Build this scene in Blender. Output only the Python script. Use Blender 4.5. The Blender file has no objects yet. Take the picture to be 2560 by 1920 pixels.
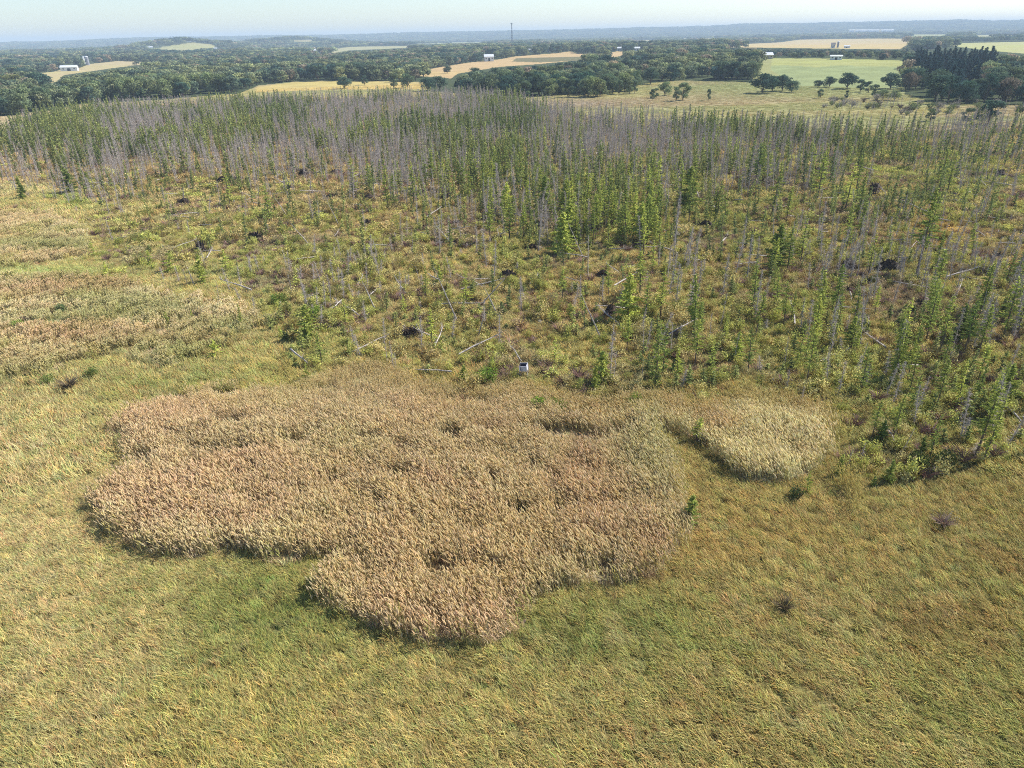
import bpy, math, random
import numpy as np
from mathutils import Vector, Matrix, Euler
rnd = random.Random(7)
rng = np.random.default_rng(11)
scn = bpy.context.scene
COL = scn.collection
R = math.radians

# ------------------------------------------------------------------ camera
CAM_H = 35.0
PITCH, ROLL = 26.1, -1.07
FPX = 1777.5                      # focal length in pixels of the 2560 px frame
cd = bpy.data.cameras.new('camera'); cam = bpy.data.objects.new('camera', cd); COL.objects.link(cam)
cd.sensor_width = 36.0; cd.lens = 36.0 * FPX / 2560.0
cd.clip_start = 0.5; cd.clip_end = 60000
cam.location = (0, 0, CAM_H)
ROT = Matrix.Rotation(R(90 - PITCH), 3, 'X') @ Matrix.Rotation(R(ROLL), 3, 'Z')
cam.rotation_euler = ROT.to_euler()
scn.camera = cam
RM = np.array(ROT)
# ------------------------------------------------------------------ sky and sun
SUN_EL, SUN_AZ = 44.0, 68.0       # azimuth measured from straight ahead (+Y) to the right (+X)
w = bpy.data.worlds.new('World'); scn.world = w; w.use_nodes = True
nt = w.node_tree; nt.nodes.clear()
sky = nt.nodes.new('ShaderNodeTexSky'); sky.sky_type = 'NISHITA'; sky.sun_disc = False
sky.sun_elevation = R(SUN_EL); sky.sun_rotation = R(SUN_AZ)
sky.altitude = 300; sky.air_density = 1.0; sky.dust_density = 0.6; sky.ozone_density = 3.0
bg = nt.nodes.new('ShaderNodeBackground'); bg.inputs['Strength'].default_value = 0.105
wo = nt.nodes.new('ShaderNodeOutputWorld')
nt.links.new(sky.outputs[0], bg.inputs[0]); nt.links.new(bg.outputs[0], wo.inputs[0])
sl = bpy.data.lights.new('sun', 'SUN'); sl.energy = 4.8; sl.angle = R(0.5); sl.color = (1.0, 0.95, 0.87)
so = bpy.data.objects.new('sun', sl); COL.objects.link(so)
sd = Vector((math.cos(R(SUN_EL)) * math.sin(R(SUN_AZ)), math.cos(R(SUN_EL)) * math.cos(R(SUN_AZ)), math.sin(R(SUN_EL))))
so.rotation_euler = sd.to_track_quat('Z', 'Y').to_euler(); so.location = sd * 200
scn.view_settings.view_transform = 'Standard'; scn.view_settings.look = 'None'
scn.view_settings.exposure = 0.78; scn.view_settings.gamma = 1.0
scn.view_settings.use_curve_mapping = False
scn.cycles.max_bounces = 5; scn.cycles.diffuse_bounces = 3; scn.cycles.transmission_bounces = 3
scn.cycles.volume_bounces = 0; scn.cycles.transparent_max_bounces = 4
scn.cycles.use_denoising = False
scn.cycles.pixel_filter_type = 'BLACKMAN_HARRIS'; scn.cycles.filter_width = 1.0
scn.cycles.use_adaptive_sampling = False

# ------------------------------------------------------------------ helpers: colour, noise, projection
def s2l(r, g, b, k=1.0):
    f = lambda c: (c / 12.92 if c <= .04045 else ((c + .055) / 1.055) ** 2.4)
    return np.array([f(r / 255) * k, f(g / 255) * k, f(b / 255) * k])

def _hash(ix, iy, s):
    n = (ix.astype(np.int64) * 374761393 + iy.astype(np.int64) * 668265263 + s * 982451653) & 0x7fffffff
    n = ((n ^ (n >> 13)) * 1274126177) & 0x7fffffff
    return ((n ^ (n >> 16)) & 0xffff) / 65535.0
def vnoise(x, y, s=0):
    ix = np.floor(x); iy = np.floor(y); fx = x - ix; fy = y - iy
    fx = fx * fx * (3 - 2 * fx); fy = fy * fy * (3 - 2 * fy)
    ix = ix.astype(np.int64); iy = iy.astype(np.int64)
    a = _hash(ix, iy, s); b = _hash(ix + 1, iy, s); c = _hash(ix, iy + 1, s); d = _hash(ix + 1, iy + 1, s)
    return (a * (1 - fx) + b * fx) * (1 - fy) + (c * (1 - fx) + d * fx) * fy
def fbm(x, y, scale, s=0, o=3):
    v = 0; a = 1; t = 0
    for k in range(o):
        v = v + a * vnoise(x / scale * 2 ** k + 17.3 * k, y / scale * 2 ** k + 9.1 * k, s + k); t += a; a *= .5
    return v / t
def smooth(x, a, b):
    t = np.clip((x - a) / (b - a), 0, 1); return t * t * (3 - 2 * t)
def project(x, y, z):
    rel = np.stack([x, y, z - CAM_H], -1) @ RM
    d = np.maximum(-rel[..., 2], 1e-3)
    return 1280 + FPX * rel[..., 0] / d, 960 - FPX * rel[..., 1] / d
def ray(u, v):
    d = RM @ np.array([(u - 1280) / FPX, -(v - 960) / FPX, -1.0]); return d / math.hypot(d[0], d[1])
SKYLINE = [(-300, 110), (0, 107), (150, 104), (330, 96), (420, 94), (560, 92.5), (700, 90), (850, 88), (1000, 82.5), (1150, 80.5), (1280, 78), (1420, 75),
           (1500, 73), (1600, 70), (1700, 69), (1780, 66), (1850, 60.5), (2000, 59.5), (2150, 56), (2250, 54), (2400, 51), (2480, 53), (2560, 51), (2900, 46)]
RIDGE_R = 9000.0
_az = []; _hz = []
for _u, _v in SKYLINE:
    d = ray(_u, _v); _az.append(math.atan2(d[0], d[1])); _hz.append(CAM_H + d[2] * RIDGE_R)
def bump(x, y, u, r, sl_, sr, h):
    d = ray(u, 300); cx, cy = d[0] * r, d[1] * r
    a = (x - cx) * d[1] - (y - cy) * d[0]; b = (x - cx) * d[0] + (y - cy) * d[1]
    return h * np.exp(-(a / sl_) ** 2 - (b / sr) ** 2)
def hgt(x, y):
    x = np.asarray(x, float); y = np.asarray(y, float)
    r = np.hypot(x, y); az = np.arctan2(x, y)
    h = smooth(r, 650, 2600) * (fbm(x, y, 900, 5, 3) - .5) * 16
    crest = np.interp(az, _az, _hz)
    back = 1 - smooth(np.abs(az), 1.2, 1.8)
    h = h * (1 - .6 * smooth(r, 6000, 9000)) + smooth(r, 5600, RIDGE_R) * crest * back * (0.93 + 0.07 * fbm(az * 260, r * .002, 4, 9))
    h = h + bump(x, y, 2090, 900, 260, 280, 8) + bump(x, y, 490, 3300, 210, 420, 34) + bump(x, y, 750, 4300, 300, 500, 40)
    h = h + bump(x, y, 2080, 1900, 500, 500, 8) + bump(x, y, 1500, 1500, 400, 300, 5)
    return h
def ground_at(u, v):
    """where the line of sight through that photo position meets the terrain"""
    d = ray(u, v); rs = np.geomspace(20, 30000, 3000)
    g = hgt(d[0] * rs, d[1] * rs); zz = CAM_H + d[2] * rs
    k = np.argmax(zz < g) if np.any(zz < g) else len(rs) - 1
    r0, r1 = rs[max(k - 1, 0)], rs[k]
    for _ in range(20):
        m = (r0 + r1) / 2
        if CAM_H + d[2] * m < float(hgt(d[0] * m, d[1] * m)): r1 = m
        else: r0 = m
    return Vector((d[0] * r1, d[1] * r1, float(hgt(d[0] * r1, d[1] * r1)))), r1
def inpoly(u, v, P):
    c = np.zeros(np.shape(u), bool); n = len(P)
    for i in range(n):
        x1, y1 = P[i]; x2, y2 = P[(i + 1) % n]
        if y1 == y2: continue
        c ^= ((y1 > v) != (y2 > v)) & (u < (x2 - x1) * (v - y1) / (y2 - y1) + x1)
    return c
def bog_shift(u, x, y): return (fbm(x, y, 5, 43, 3) - .5) * 60 + (fbm(x, y, 11, 45, 3) - .62) * 230 * (1 - smooth(u, 600, 1000))
def line(u, L): return np.interp(u, [p[0] for p in L], [p[1] for p in L])

# ------------------------------------------------------------------ land cover of the place (outlines read from the photograph's map)
FIELDS = [  # outline, colour
    ([(45, 187), (130, 180), (165, 172), (190, 173), (225, 160), (300, 152), (420, 158), (415, 163), (340, 163), (270, 172), (215, 180), (160, 188), (140, 205), (110, 208), (70, 192)], (196, 176, 132)),
    ([(506, 155), (585, 156), (585, 160), (506, 161)], (190, 165, 120)),
    ([(383, 122), (420, 115), (480, 106), (535, 112), (535, 120), (450, 128)], (178, 172, 118)),
    ([(0, 172), (28, 173), (26, 177), (0, 178)], (190, 175, 140)),
    ([(640, 218), (730, 206), (840, 202), (1060, 206), (1065, 224), (850, 224), (640, 231)], (203, 178, 112)),
    ([(1030, 181), (1112, 166), (1169, 157), (1250, 148), (1288, 141), (1351, 136), (1392, 133), (1427, 128), (1440, 134), (1513, 137), (1541, 128), (1570, 130), (1696, 120), (1699, 125), (1658, 128), (1585, 134), (1535, 143), (1470, 148), (1350, 160), (1250, 167), (1144, 184), (1128, 196), (1050, 190)], (205, 172, 125)),
    ([(1290, 146), (1470, 141), (1475, 150), (1350, 156), (1280, 154)], (128, 122, 92)),
    ([(821, 125), (871, 117), (1106, 113), (1106, 116), (871, 126), (827, 134)], (180, 172, 128)),
    ([(1813, 113), (1860, 110), (1949, 106), (1999, 99), (2208, 96), (2279, 97), (2278, 106), (2250, 123), (2113, 122), (1815, 118)], (206, 180, 135)),
    ([(2262, 86), (2382, 86), (2379, 92), (2280, 92)], (170, 170, 120)),
    ([(2335, 106), (2398, 108), (2560, 104), (2700, 104), (2700, 138), (2560, 134), (2487, 128), (2354, 112)], (186, 184, 125)),
    ([(1928, 146), (2078, 146), (2275, 152), (2278, 160), (2265, 168), (2260, 190), (2245, 222), (1990, 215), (1960, 195), (1928, 175)], (174, 176, 108)),
    ([(2420, 88), (2560, 86), (2560, 90), (2430, 93)], (176, 172, 126)), ([(1500, 104), (1640, 100), (1650, 103), (1510, 107)], (188, 170, 130)), ([(250, 130), (370, 127), (375, 131), (255, 134)], (186, 170, 128)),
    ([(880, 138), (960, 136), (965, 140), (880, 143)], (180, 172, 120)), ([(600, 168), (700, 160), (705, 164), (610, 173)], (186, 166, 118)), ([(60, 148), (170, 146), (175, 150), (60, 152)], (172, 160, 120)), ([(1700, 96), (1800, 95), (1800, 98), (1700, 99)], (190, 174, 134)),
    ([(1030, 108), (1250, 104), (1255, 107), (1030, 111)], (166, 168, 118)), ([(1500, 158), (1640, 152), (1660, 156), (1520, 164)], (150, 156, 100)), ([(2480, 142), (2560, 140), (2600, 148), (2500, 150)], (190, 180, 120)),
    ([(725, 101), (775, 99), (790, 102), (770, 105), (730, 105)], (170, 160, 120)),
    ([(2120, 73), (2240, 73), (2240, 80), (2120, 80)], (150, 140, 110)),
]
MEADOW = [(1340, 240), (1480, 236), (1560, 220), (1690, 204), (1820, 200), (1880, 208), (1990, 213), (2090, 206), (2200, 213), (2260, 225), (2300, 260), (2700, 262), (2700, 420), (1340, 420)]
CARVE_EXTRA = [[(155, 160), (195, 160), (195, 182), (155, 182)], [(205, 138), (232, 138), (232, 166), (205, 166)], [(1207, 138), (1238, 138), (1238, 155), (1207, 155)],
               [(366, 116), (381, 116), (381, 124), (366, 124)], [(310, 114), (322, 114), (322, 120), (310, 120)], [(532, 118), (552, 118), (552, 126), (532, 126)],
               [(775, 126), (808, 126), (808, 133), (775, 133)], [(1362, 118), (1380, 118), (1380, 131), (1362, 131)], [(1318, 123), (1336, 123), (1336, 131), (1318, 131)],
               [(1538, 120), (1556, 120), (1556, 128), (1538, 128)], [(1584, 120), (1602, 120), (1602, 128), (1584, 128)], [(2118, 72), (2240, 72), (2240, 80), (2118, 80)],
               [(1898, 136), (1930, 136), (1930, 150), (1898, 150)], [(2070, 138), (2108, 138), (2108, 152), (2070, 152)], [(1273, 98), (1287, 98), (1287, 103), (1273, 103)]]
FOREST_FAR = [(-400, 400), (0, 345), (60, 315), (200, 290), (400, 265), (700, 250), (900, 245), (1150, 240), (1300, 262), (1500, 300), (1800, 318), (2100, 335), (2300, 335), (2560, 322), (2900, 300)]
DENSE_LOW = [(-400, 420), (0, 405), (120, 415), (300, 440), (450, 425), (600, 425), (900, 455), (1100, 500), (1250, 545), (1450, 590), (1650, 560), (1800, 480), (2000, 455), (2560, 430), (2900, 430)]
BOG_LOW = [(-400, 480), (0, 495), (150, 520), (210, 580), (260, 660), (420, 745), (600, 765), (700, 880), (760, 960), (900, 915), (980, 930), (1080, 965), (1180, 985), (1300, 950), (1400, 985), (1500, 1010), (1640, 985), (1740, 1010), (1860, 960), (1960, 985), (2060, 1020), (2120, 1070), (2090, 1180), (2200, 1225), (2300, 1205), (2450, 1180), (2560, 1150), (2900, 1130)]
WOODS_LOW = [(-400, 330), (0, 292), (60, 284), (130, 277), (200, 262), (400, 250), (600, 234), (645, 214), (730, 205), (850, 200), (1050, 205), (1080, 230), (1330, 242), (1400, 238), (1500, 232), (1560, 214), (1700, 202), (1880, 206), (1905, 145), (2250, 150), (2262, 236), (2330, 255), (2400, 262), (2560, 264), (2900, 264)]
REEDS = {
 'main': [(235, 1270), (250, 1310), (340, 1365), (400, 1388), (480, 1398), (560, 1378), (640, 1390), (700, 1412), (770, 1400), (850, 1408), (838, 1440), (808, 1480), (818, 1512), (880, 1548), (950, 1580), (1060, 1608), (1160, 1600), (1220, 1612), (1290, 1596), (1310, 1560), (1345, 1505), (1400, 1475), (1480, 1468), (1560, 1460), (1640, 1435), (1700, 1390), (1738, 1335), (1702, 1290), (1705, 1240), (1690, 1170), (1655, 1110), (1650, 1090), (1740, 1080), (1760, 1010), (1640, 1000), (1500, 1005), (1400, 990), (1300, 965), (1180, 985), (1080, 965), (980, 925), (900, 915), (780, 955), (700, 985), (560, 975), (420, 1000), (290, 1080), (330, 1140), (310, 1200)],
 'pale': [(1760, 1120), (1790, 1150), (1830, 1190), (1900, 1212), (1960, 1212), (2030, 1188), (2070, 1140), (2095, 1080), (2075, 1030), (1960, 1000), (1860, 985), (1760, 1010), (1700, 1050), (1720, 1100)],
 'left_low': [(-300, 1010), (0, 975), (80, 950), (150, 925), (240, 895), (330, 898), (350, 910), (420, 920), (490, 905), (530, 880), (590, 860), (640, 830), (700, 810), (600, 770), (420, 745), (300, 700), (120, 690), (0, 700), (-300, 720)],
 'left_high': [(-300, 700), (0, 672), (60, 672), (140, 658), (215, 648), (235, 625), (190, 560), (110, 530), (0, 540), (-300, 560)],
}
REED_GAPS = [(1310, 1285, 26, 9), (1460, 1092, 70, 9), (1375, 1078, 50, 7), (1135, 1095, 24, 9), (588, 1060, 34, 9), (750, 1112, 24, 10), (1005, 1195, 34, 8), (850, 1208, 26, 7), (650, 1262, 30, 9), (1100, 1428, 28, 12), (560, 1135, 60, 7), (300, 1095, 26, 10), (370, 1150, 24, 9), (1240, 1205, 18, 6), (1395, 1205, 16, 7), (960, 1275, 20, 8), (440, 990, 34, 8), (575, 980, 30, 8), (1180, 1000, 40, 6), (740, 1228, 20, 6), (1500, 1420, 24, 7)]
PINK = [[(210, 1270), (560, 1180), (860, 1150), (1200, 1260), (1500, 1180), (1640, 1250), (1600, 1400), (1200, 1480), (950, 1400), (400, 1380)]]

def reed_mask(u, v, x, y):
    ju = u + (fbm(x, y, 2.6, 31, 3) - .5) * 48; jv = v + (fbm(x, y, 2.6, 37, 3) - .5) * 28
    if np.ndim(u) == 1: ju = ju + rng.normal(0, 5, len(u)); jv = jv + rng.normal(0, 3, len(u))
    m = np.zeros(np.shape(u), int)
    for k, n in enumerate(REEDS): m[inpoly(ju, jv, REEDS[n])] = k + 1
    return m

STRAW = s2l(202, 185, 130); GRN = s2l(144, 152, 74); YEL = s2l(186, 174, 90); OLIVE = s2l(150, 145, 78); RUST = s2l(170, 124, 72); PINKY = s2l(214, 178, 146); GREY = s2l(200, 196, 150)
def mixc(a, b, t): t = np.clip(t, 0, 1)[..., None]; return a * (1 - t) + b * t
def desat(c, k, g=1.0):
    l = (c * np.array([.3, .55, .15])).sum(-1, keepdims=True); return (l + (c - l) * k) * g
def cover_colour(x, y, u, v): return desat(_cover(x, y, u, v), .8, 1.0) * np.array([1.0, 1.0, .87])
def _cover(x, y, u, v):
    """base colour of the plants growing at a place"""
    n1 = fbm(x, y, 14, 41, 4); n2 = fbm(x, y, 5, 43, 3); n3 = fbm(x, y, 1.6, 47, 2); n4 = fbm(x, y, 30, 53, 3)
    shp = np.shape(u) + (3,)
    c = np.broadcast_to(s2l(184, 170, 98), shp).copy()
    c = mixc(c, STRAW, smooth(-u, -900, 100) * .65 * (0.4 + n4))            # strawier to the left
    c = mixc(c, YEL, smooth(n1, .48, .72) * .6)
    green = np.exp(-((u - 650) / 330) ** 2 - ((v - 1540) / 150) ** 2) + np.exp(-((u - 1480) / 300) ** 2 - ((v - 1600) / 130) ** 2) + .5 * smooth(u, 1700, 2500) * smooth(v, 1250, 1900)
    green = green + .8 * np.exp(-((u - 400) / 250) ** 2 - ((v - 950) / 40) ** 2) + .35 * np.exp(-((u - 60) / 200) ** 2 - ((v - 1850) / 80) ** 2)
    c = mixc(c, GRN, green * smooth(n2 * .6 + n1 * .4, .3, .62) * .95)
    c = mixc(c, RUST, smooth(n2, .58, .8) * .32 * smooth(u, -300, 1800))
    c = mixc(c, s2l(188, 160, 80), np.exp(-((u - 1850) / 420) ** 2 - ((v - 1330) / 130) ** 2) * .55)
    c = mixc(c, STRAW, smooth(n3, .62, .85) * .35)
    # reeds
    m = reed_mask(u, v, x, y)
    rc = np.broadcast_to(s2l(214, 186, 150), shp).copy()
    pk = inpoly(u + (fbm(x, y, 6, 132, 3) - .5) * 260, v + (fbm(x, y, 6, 133, 3) - .5) * 150, PINK[0])
    rc = mixc(rc, PINKY, (.2 + pk * .3) * smooth(n2, .25, .6))
    rc = mixc(rc, s2l(208, 190, 136), smooth(n1, .5, .7) * .45)
    rc = mixc(rc, GREY, smooth(n4 + .25 * n2, .62, .8) * .3 * (1 - pk * .6))
    rc = mixc(rc, GREY, np.exp(-((u - 1640) / 90) ** 2 - ((v - 1150) / 170) ** 2) * .6)
    rc = mixc(rc, s2l(176, 140, 104), smooth(n2, .66, .82) * .5)
    c[m > 0] = rc[m > 0]
    pale = mixc(s2l(222, 208, 168), s2l(212, 188, 146), smooth(n2, .5, .75)); pale = mixc(pale, s2l(198, 178, 108), smooth(1060 - v, 0, 60) * .6); c[m == 2] = pale[m == 2]
    lf = mixc(s2l(212, 196, 156), s2l(206, 184, 142), smooth(n1, .4, .7)); lf = mixc(lf, s2l(190, 180, 112), smooth(n2, .45, .75) * .8); bnd = fbm(x * .22 + y * .1, y, 5, 141, 3); lf = mixc(lf, s2l(188, 156, 118), smooth(bnd, .52, .7) * .6); lf = mixc(lf, s2l(168, 166, 104), smooth(fbm(x * .3, y, 9, 143, 2), .55, .75) * .7); c[m >= 3] = lf[m >= 3]
    # golden belt along the far side of the reed bed
    gold = smooth(v, line(u, BOG_LOW) - 40, line(u, BOG_LOW)) * (1 - smooth(v, line(u, BOG_LOW) + 30, line(u, BOG_LOW) + 80)) * (u > 700) * (u < 2150)
    c = mixc(c, s2l(192, 170, 96), gold * .35)
    # bog
    bog = (v < line(u, BOG_LOW) + bog_shift(u, x, y))
    bc = mixc(s2l(190, 172, 104), s2l(172, 168, 88), smooth(n1, .4, .62))
    bc = mixc(bc, s2l(190, 168, 112), smooth(n2, .52, .75) * .7)
    bc = mixc(bc, s2l(178, 146, 92), smooth(n4, .5, .72) * smooth(n2, .35, .6) * .5)
    bc = mixc(bc, s2l(160, 138, 116), smooth(fbm(x, y, 9, 71, 3), .55, .7) * .7)          # bare twiggy shrubs
    bc = mixc(bc, s2l(186, 182, 98), smooth(v, 760, 1000) * smooth(u, 700, 1500) * .45)
    bc = mixc(bc, s2l(190, 158, 110), smooth(-v, -640, -460) * .75 * smooth(1500 - u, 0, 900))
    bc = mixc(bc, s2l(186, 176, 104), np.exp(-((u - 330) / 330) ** 2 - ((v - 560) / 110) ** 2) * .5)
    bc = mixc(bc, s2l(176, 188, 84), np.exp(-((u - 150) / 80) ** 2 - ((v - 505) / 30) ** 2))
    bc = mixc(bc, s2l(164, 172, 112), np.exp(-((u - 500) / 130) ** 2 - ((v - 720) / 35) ** 2) * .9)
    bc = mixc(bc, s2l(196, 158, 66), np.exp(-((u - 2350) / 60) ** 2 - ((v - 585) / 40) ** 2))
    c[bog] = bc[bog]
    strip = np.exp(-((v - 685) / 16) ** 2) * smooth(-u, -330, -200)
    c = mixc(c, s2l(176, 180, 104), strip)
    # beyond the wood
    fa = v < line(u, FOREST_FAR) - 4
    mc = mixc(s2l(200, 186, 100), s2l(196, 172, 116), smooth(fbm(x, y, 60, 61, 3), .4, .65))
    mc = mixc(mc, s2l(180, 178, 100), smooth(fbm(x * .3, y, 35, 62, 3), .45, .65) * .9)
    mc = mixc(mc, s2l(176, 182, 104), smooth(u, 1600, 1900) * smooth(-v, -262, -225) * .8)
    mc = mixc(mc, s2l(188, 162, 130), np.exp(-((u - 1450) / 170) ** 2 - ((v - 258) / 14) ** 2))
    mc = mixc(mc, s2l(204, 178, 136), smooth(-u, -260, -60)); mc = desat(mc, .8, .8)
    c[fa] = mc[fa]
    far = (v < line(u, WOODS_LOW)) & fa
    fc = mixc(s2l(66, 84, 62), s2l(96, 104, 76), fbm(x, y, 120, 63, 3))
    c[far] = fc[far]
    for P, col in FIELDS:
        k = inpoly(u, v, P)
        b = s2l(*col)
        q = mixc(np.broadcast_to(b, shp), b * np.array([1.0, 1.06, .8]), smooth(fbm(x * .4, y, 90, 67, 3), .35, .7) * .8)
        c[k] = q[k]
    k = inpoly(u, v, FIELDS[11][0]) & (v > 165 + 8 * (n4 - .5))
    c[k] = mixc(c, s2l(150, 164, 118), np.full(np.shape(u), .8))[k]
    return c

# ------------------------------------------------------------------ materials
def new_mat(name):
    m = bpy.data.materials.new(name); m.use_nodes = True; m.node_tree.nodes.clear()
    return m, m.node_tree.nodes, m.node_tree.links
def plant_mat(name, src, trans=.35, rough=None):
    """src: 'object' takes each object's own colour, 'instancer' the scatter's colour"""
    m, N, L = new_mat(name)
    if src == 'object':
        t = N.new('ShaderNodeObjectInfo'); tc = t.outputs['Color']
    else:
        t = N.new('ShaderNodeAttribute'); t.attribute_type = 'INSTANCER'; t.attribute_name = 'tint'; tc = t.outputs['Color']
    v = N.new('ShaderNodeAttribute'); v.attribute_name = 'vc'
    mx = N.new('ShaderNodeMix'); mx.data_type = 'RGBA'; mx.blend_type = 'MULTIPLY'; mx.inputs[0].default_value = 1
    L.new(tc, mx.inputs[6]); L.new(v.outputs['Color'], mx.inputs[7])
    d = N.new('ShaderNodeBsdfDiffuse'); L.new(mx.outputs[2], d.inputs[0])
    o = N.new('ShaderNodeOutputMaterial')
    if trans > 0:
        tr = N.new('ShaderNodeBsdfTranslucent'); L.new(mx.outputs[2], tr.inputs[0])
        ms = N.new('ShaderNodeMixShader'); ms.inputs[0].default_value = trans
        L.new(d.outputs[0], ms.inputs[1]); L.new(tr.outputs[0], ms.inputs[2]); L.new(ms.outputs[0], o.inputs[0])
    else: L.new(d.outputs[0], o.inputs[0])
    return m
LEAF_O = plant_mat('leaf', 'object', .3); LEAF_I = plant_mat('leaf_scattered', 'instancer', .3)
GRASS_I = plant_mat('grass_blades', 'instancer', .26)
def bark_mat(name, c, c2=None, scale=6):
    m, N, L = new_mat(name)
    p = N.new('ShaderNodeBsdfPrincipled'); o = N.new('ShaderNodeOutputMaterial')
    t = N.new('ShaderNodeTexCoord'); n = N.new('ShaderNodeTexNoise'); n.inputs['Scale'].default_value = scale; n.inputs['Detail'].default_value = 4
    r = N.new('ShaderNodeValToRGB'); c2 = c2 if c2 is not None else np.array(c) * .55
    r.color_ramp.elements[0].position = .35; r.color_ramp.elements[1].position = .65
    r.color_ramp.elements[0].color = (*c2, 1); r.color_ramp.elements[1].color = (*c, 1)
    L.new(t.outputs['Object'], n.inputs['Vector']); L.new(n.outputs['Fac'], r.inputs[0]); L.new(r.outputs[0], p.inputs['Base Color'])
    p.inputs['Roughness'].default_value = .85; p.inputs['Specular IOR Level'].default_value = .2
    L.new(p.outputs[0], o.inputs[0]); return m
BARK = bark_mat('bark', s2l(118, 104, 92)); DEADWOOD = bark_mat('dead_wood', s2l(198, 187, 178), s2l(140, 130, 124)); PEAT = bark_mat('peat_roots', s2l(84, 70, 60), s2l(38, 31, 28), 5)
GREYWOOD = bark_mat('weathered_wood', s2l(194, 186, 178), s2l(136, 127, 120))
WHITE = bark_mat('white_paint', s2l(235, 235, 230), s2l(215, 215, 212), 1.5); ROOFM = bark_mat('metal_roof', s2l(205, 208, 212), s2l(180, 184, 190), .6); ROOFD = bark_mat('dark_shingles', s2l(120, 112, 110), s2l(92, 86, 86), 1)
DARK = bark_mat('dark_opening', s2l(48, 46, 50), s2l(36, 35, 40), 2); SILOM = bark_mat('concrete_staves', s2l(150, 152, 160), s2l(120, 122, 132), .8); STEEL = bark_mat('galvanised_steel', s2l(96, 98, 106), s2l(76, 78, 86), 2)
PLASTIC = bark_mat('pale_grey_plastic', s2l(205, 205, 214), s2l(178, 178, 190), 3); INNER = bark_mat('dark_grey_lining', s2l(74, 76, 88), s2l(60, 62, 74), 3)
TAN = bark_mat('tan_siding', s2l(200, 186, 160), s2l(180, 166, 142), 1)

# ------------------------------------------------------------------ mesh builder
class MB:
    def __init__(s): s.v = []; s.f = []; s.c = []; s.m = []; s.n = 0
    def add(s, vs, fs, cs, mi=0):
        b = s.n; s.v.extend(map(tuple, vs)); s.n += len(vs)
        s.f.extend([tuple(b + i for i in f) for f in fs]); s.m.extend([mi] * len(fs))
        c = tuple(cs) if np.ndim(cs) == 1 else None
        s.c.extend([c] * len(vs) if c else map(tuple, cs))
    def tube(s, pts, rad, sides=5, c=(1, 1, 1), mi=0, cap=True):
        pts = [Vector(p) for p in pts]; vs = []; n = len(pts)
        for i, p in enumerate(pts):
            d = (pts[min(i + 1, n - 1)] - pts[max(i - 1, 0)]).normalized()
            a = d.orthogonal().normalized() if i == 0 or n < 3 else (a - d * a.dot(d)).normalized()
            b = d.cross(a)
            for k in range(sides):
                t = 2 * math.pi * k / sides; vs.append(p + (a * math.cos(t) + b * math.sin(t)) * rad[i])
        fs = [(i * sides + k, i * sides + (k + 1) % sides, (i + 1) * sides + (k + 1) % sides, (i + 1) * sides + k) for i in range(n - 1) for k in range(sides)]
        if cap: fs += [tuple(range(sides))[::-1], tuple((n - 1) * sides + k for k in range(sides))]
        s.add(vs, fs, c, mi)
    def box(s, x0, x1, y0, y1, z0, z1, c=(1, 1, 1), mi=0):
        vs = [(x, y, z) for z in (z0, z1) for y in (y0, y1) for x in (x0, x1)]
        s.add(vs, [(0, 2, 3, 1), (4, 5, 7, 6), (0, 1, 5, 4), (1, 3, 7, 5), (3, 2, 6, 7), (2, 0, 4, 6)], c, mi)
    def leaf(s, p, a, b, c, mi=0):                 # a small kite shaped leaf cluster
        p = Vector(p); s.add([p - a, p - b * .6 + a * .1, p + a, p + b * .6 + a * .1], [(0, 1, 2, 3)], c, mi)
    def ribbon(s, pts, w, c, side, mi=0):
        vs = []; n = len(pts)
        for i, p in enumerate(pts):
            k = w[i] * .5; vs += [p - side * k, p + side * k]
        s.add(vs, [(2 * i, 2 * i + 1, 2 * i + 3, 2 * i + 2) for i in range(n - 1)], c, mi)
    def mesh(s, name, mats):
        me = bpy.data.meshes.new(name); me.from_pydata(s.v, [], s.f)
        for m in mats: me.materials.append(m)
        me.polygons.foreach_set('material_index', s.m)
        a = me.attributes.new('vc', 'FLOAT_COLOR', 'POINT')
        arr = np.ones((len(s.v), 4), np.float32); arr[:, :3] = np.array(s.c); a.data.foreach_set('color', arr.ravel())
        me.update(); return me
def link(name, me, parent=None, loc=None):
    o = bpy.data.objects.new(name, me); COL.objects.link(o)
    if parent is not None: o.parent = parent
    if loc is not None: o.location = loc
    return o
def tag(o, label, cat, group=None, kind=None):
    o['label'] = label
    if cat: o['category'] = cat
    if group: o['group'] = group
    if kind: o['kind'] = kind
def rv(r, s=1.0): return Vector((r.uniform(-1, 1), r.uniform(-1, 1), r.uniform(-1, 1))) * s
def jit(r, k=.2, h=.05):
    b = 1 + r.uniform(-k, k); return (b * (1 + r.uniform(-h, h)), b, b * (1 + r.uniform(-h * 2, h * 2)))

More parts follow.
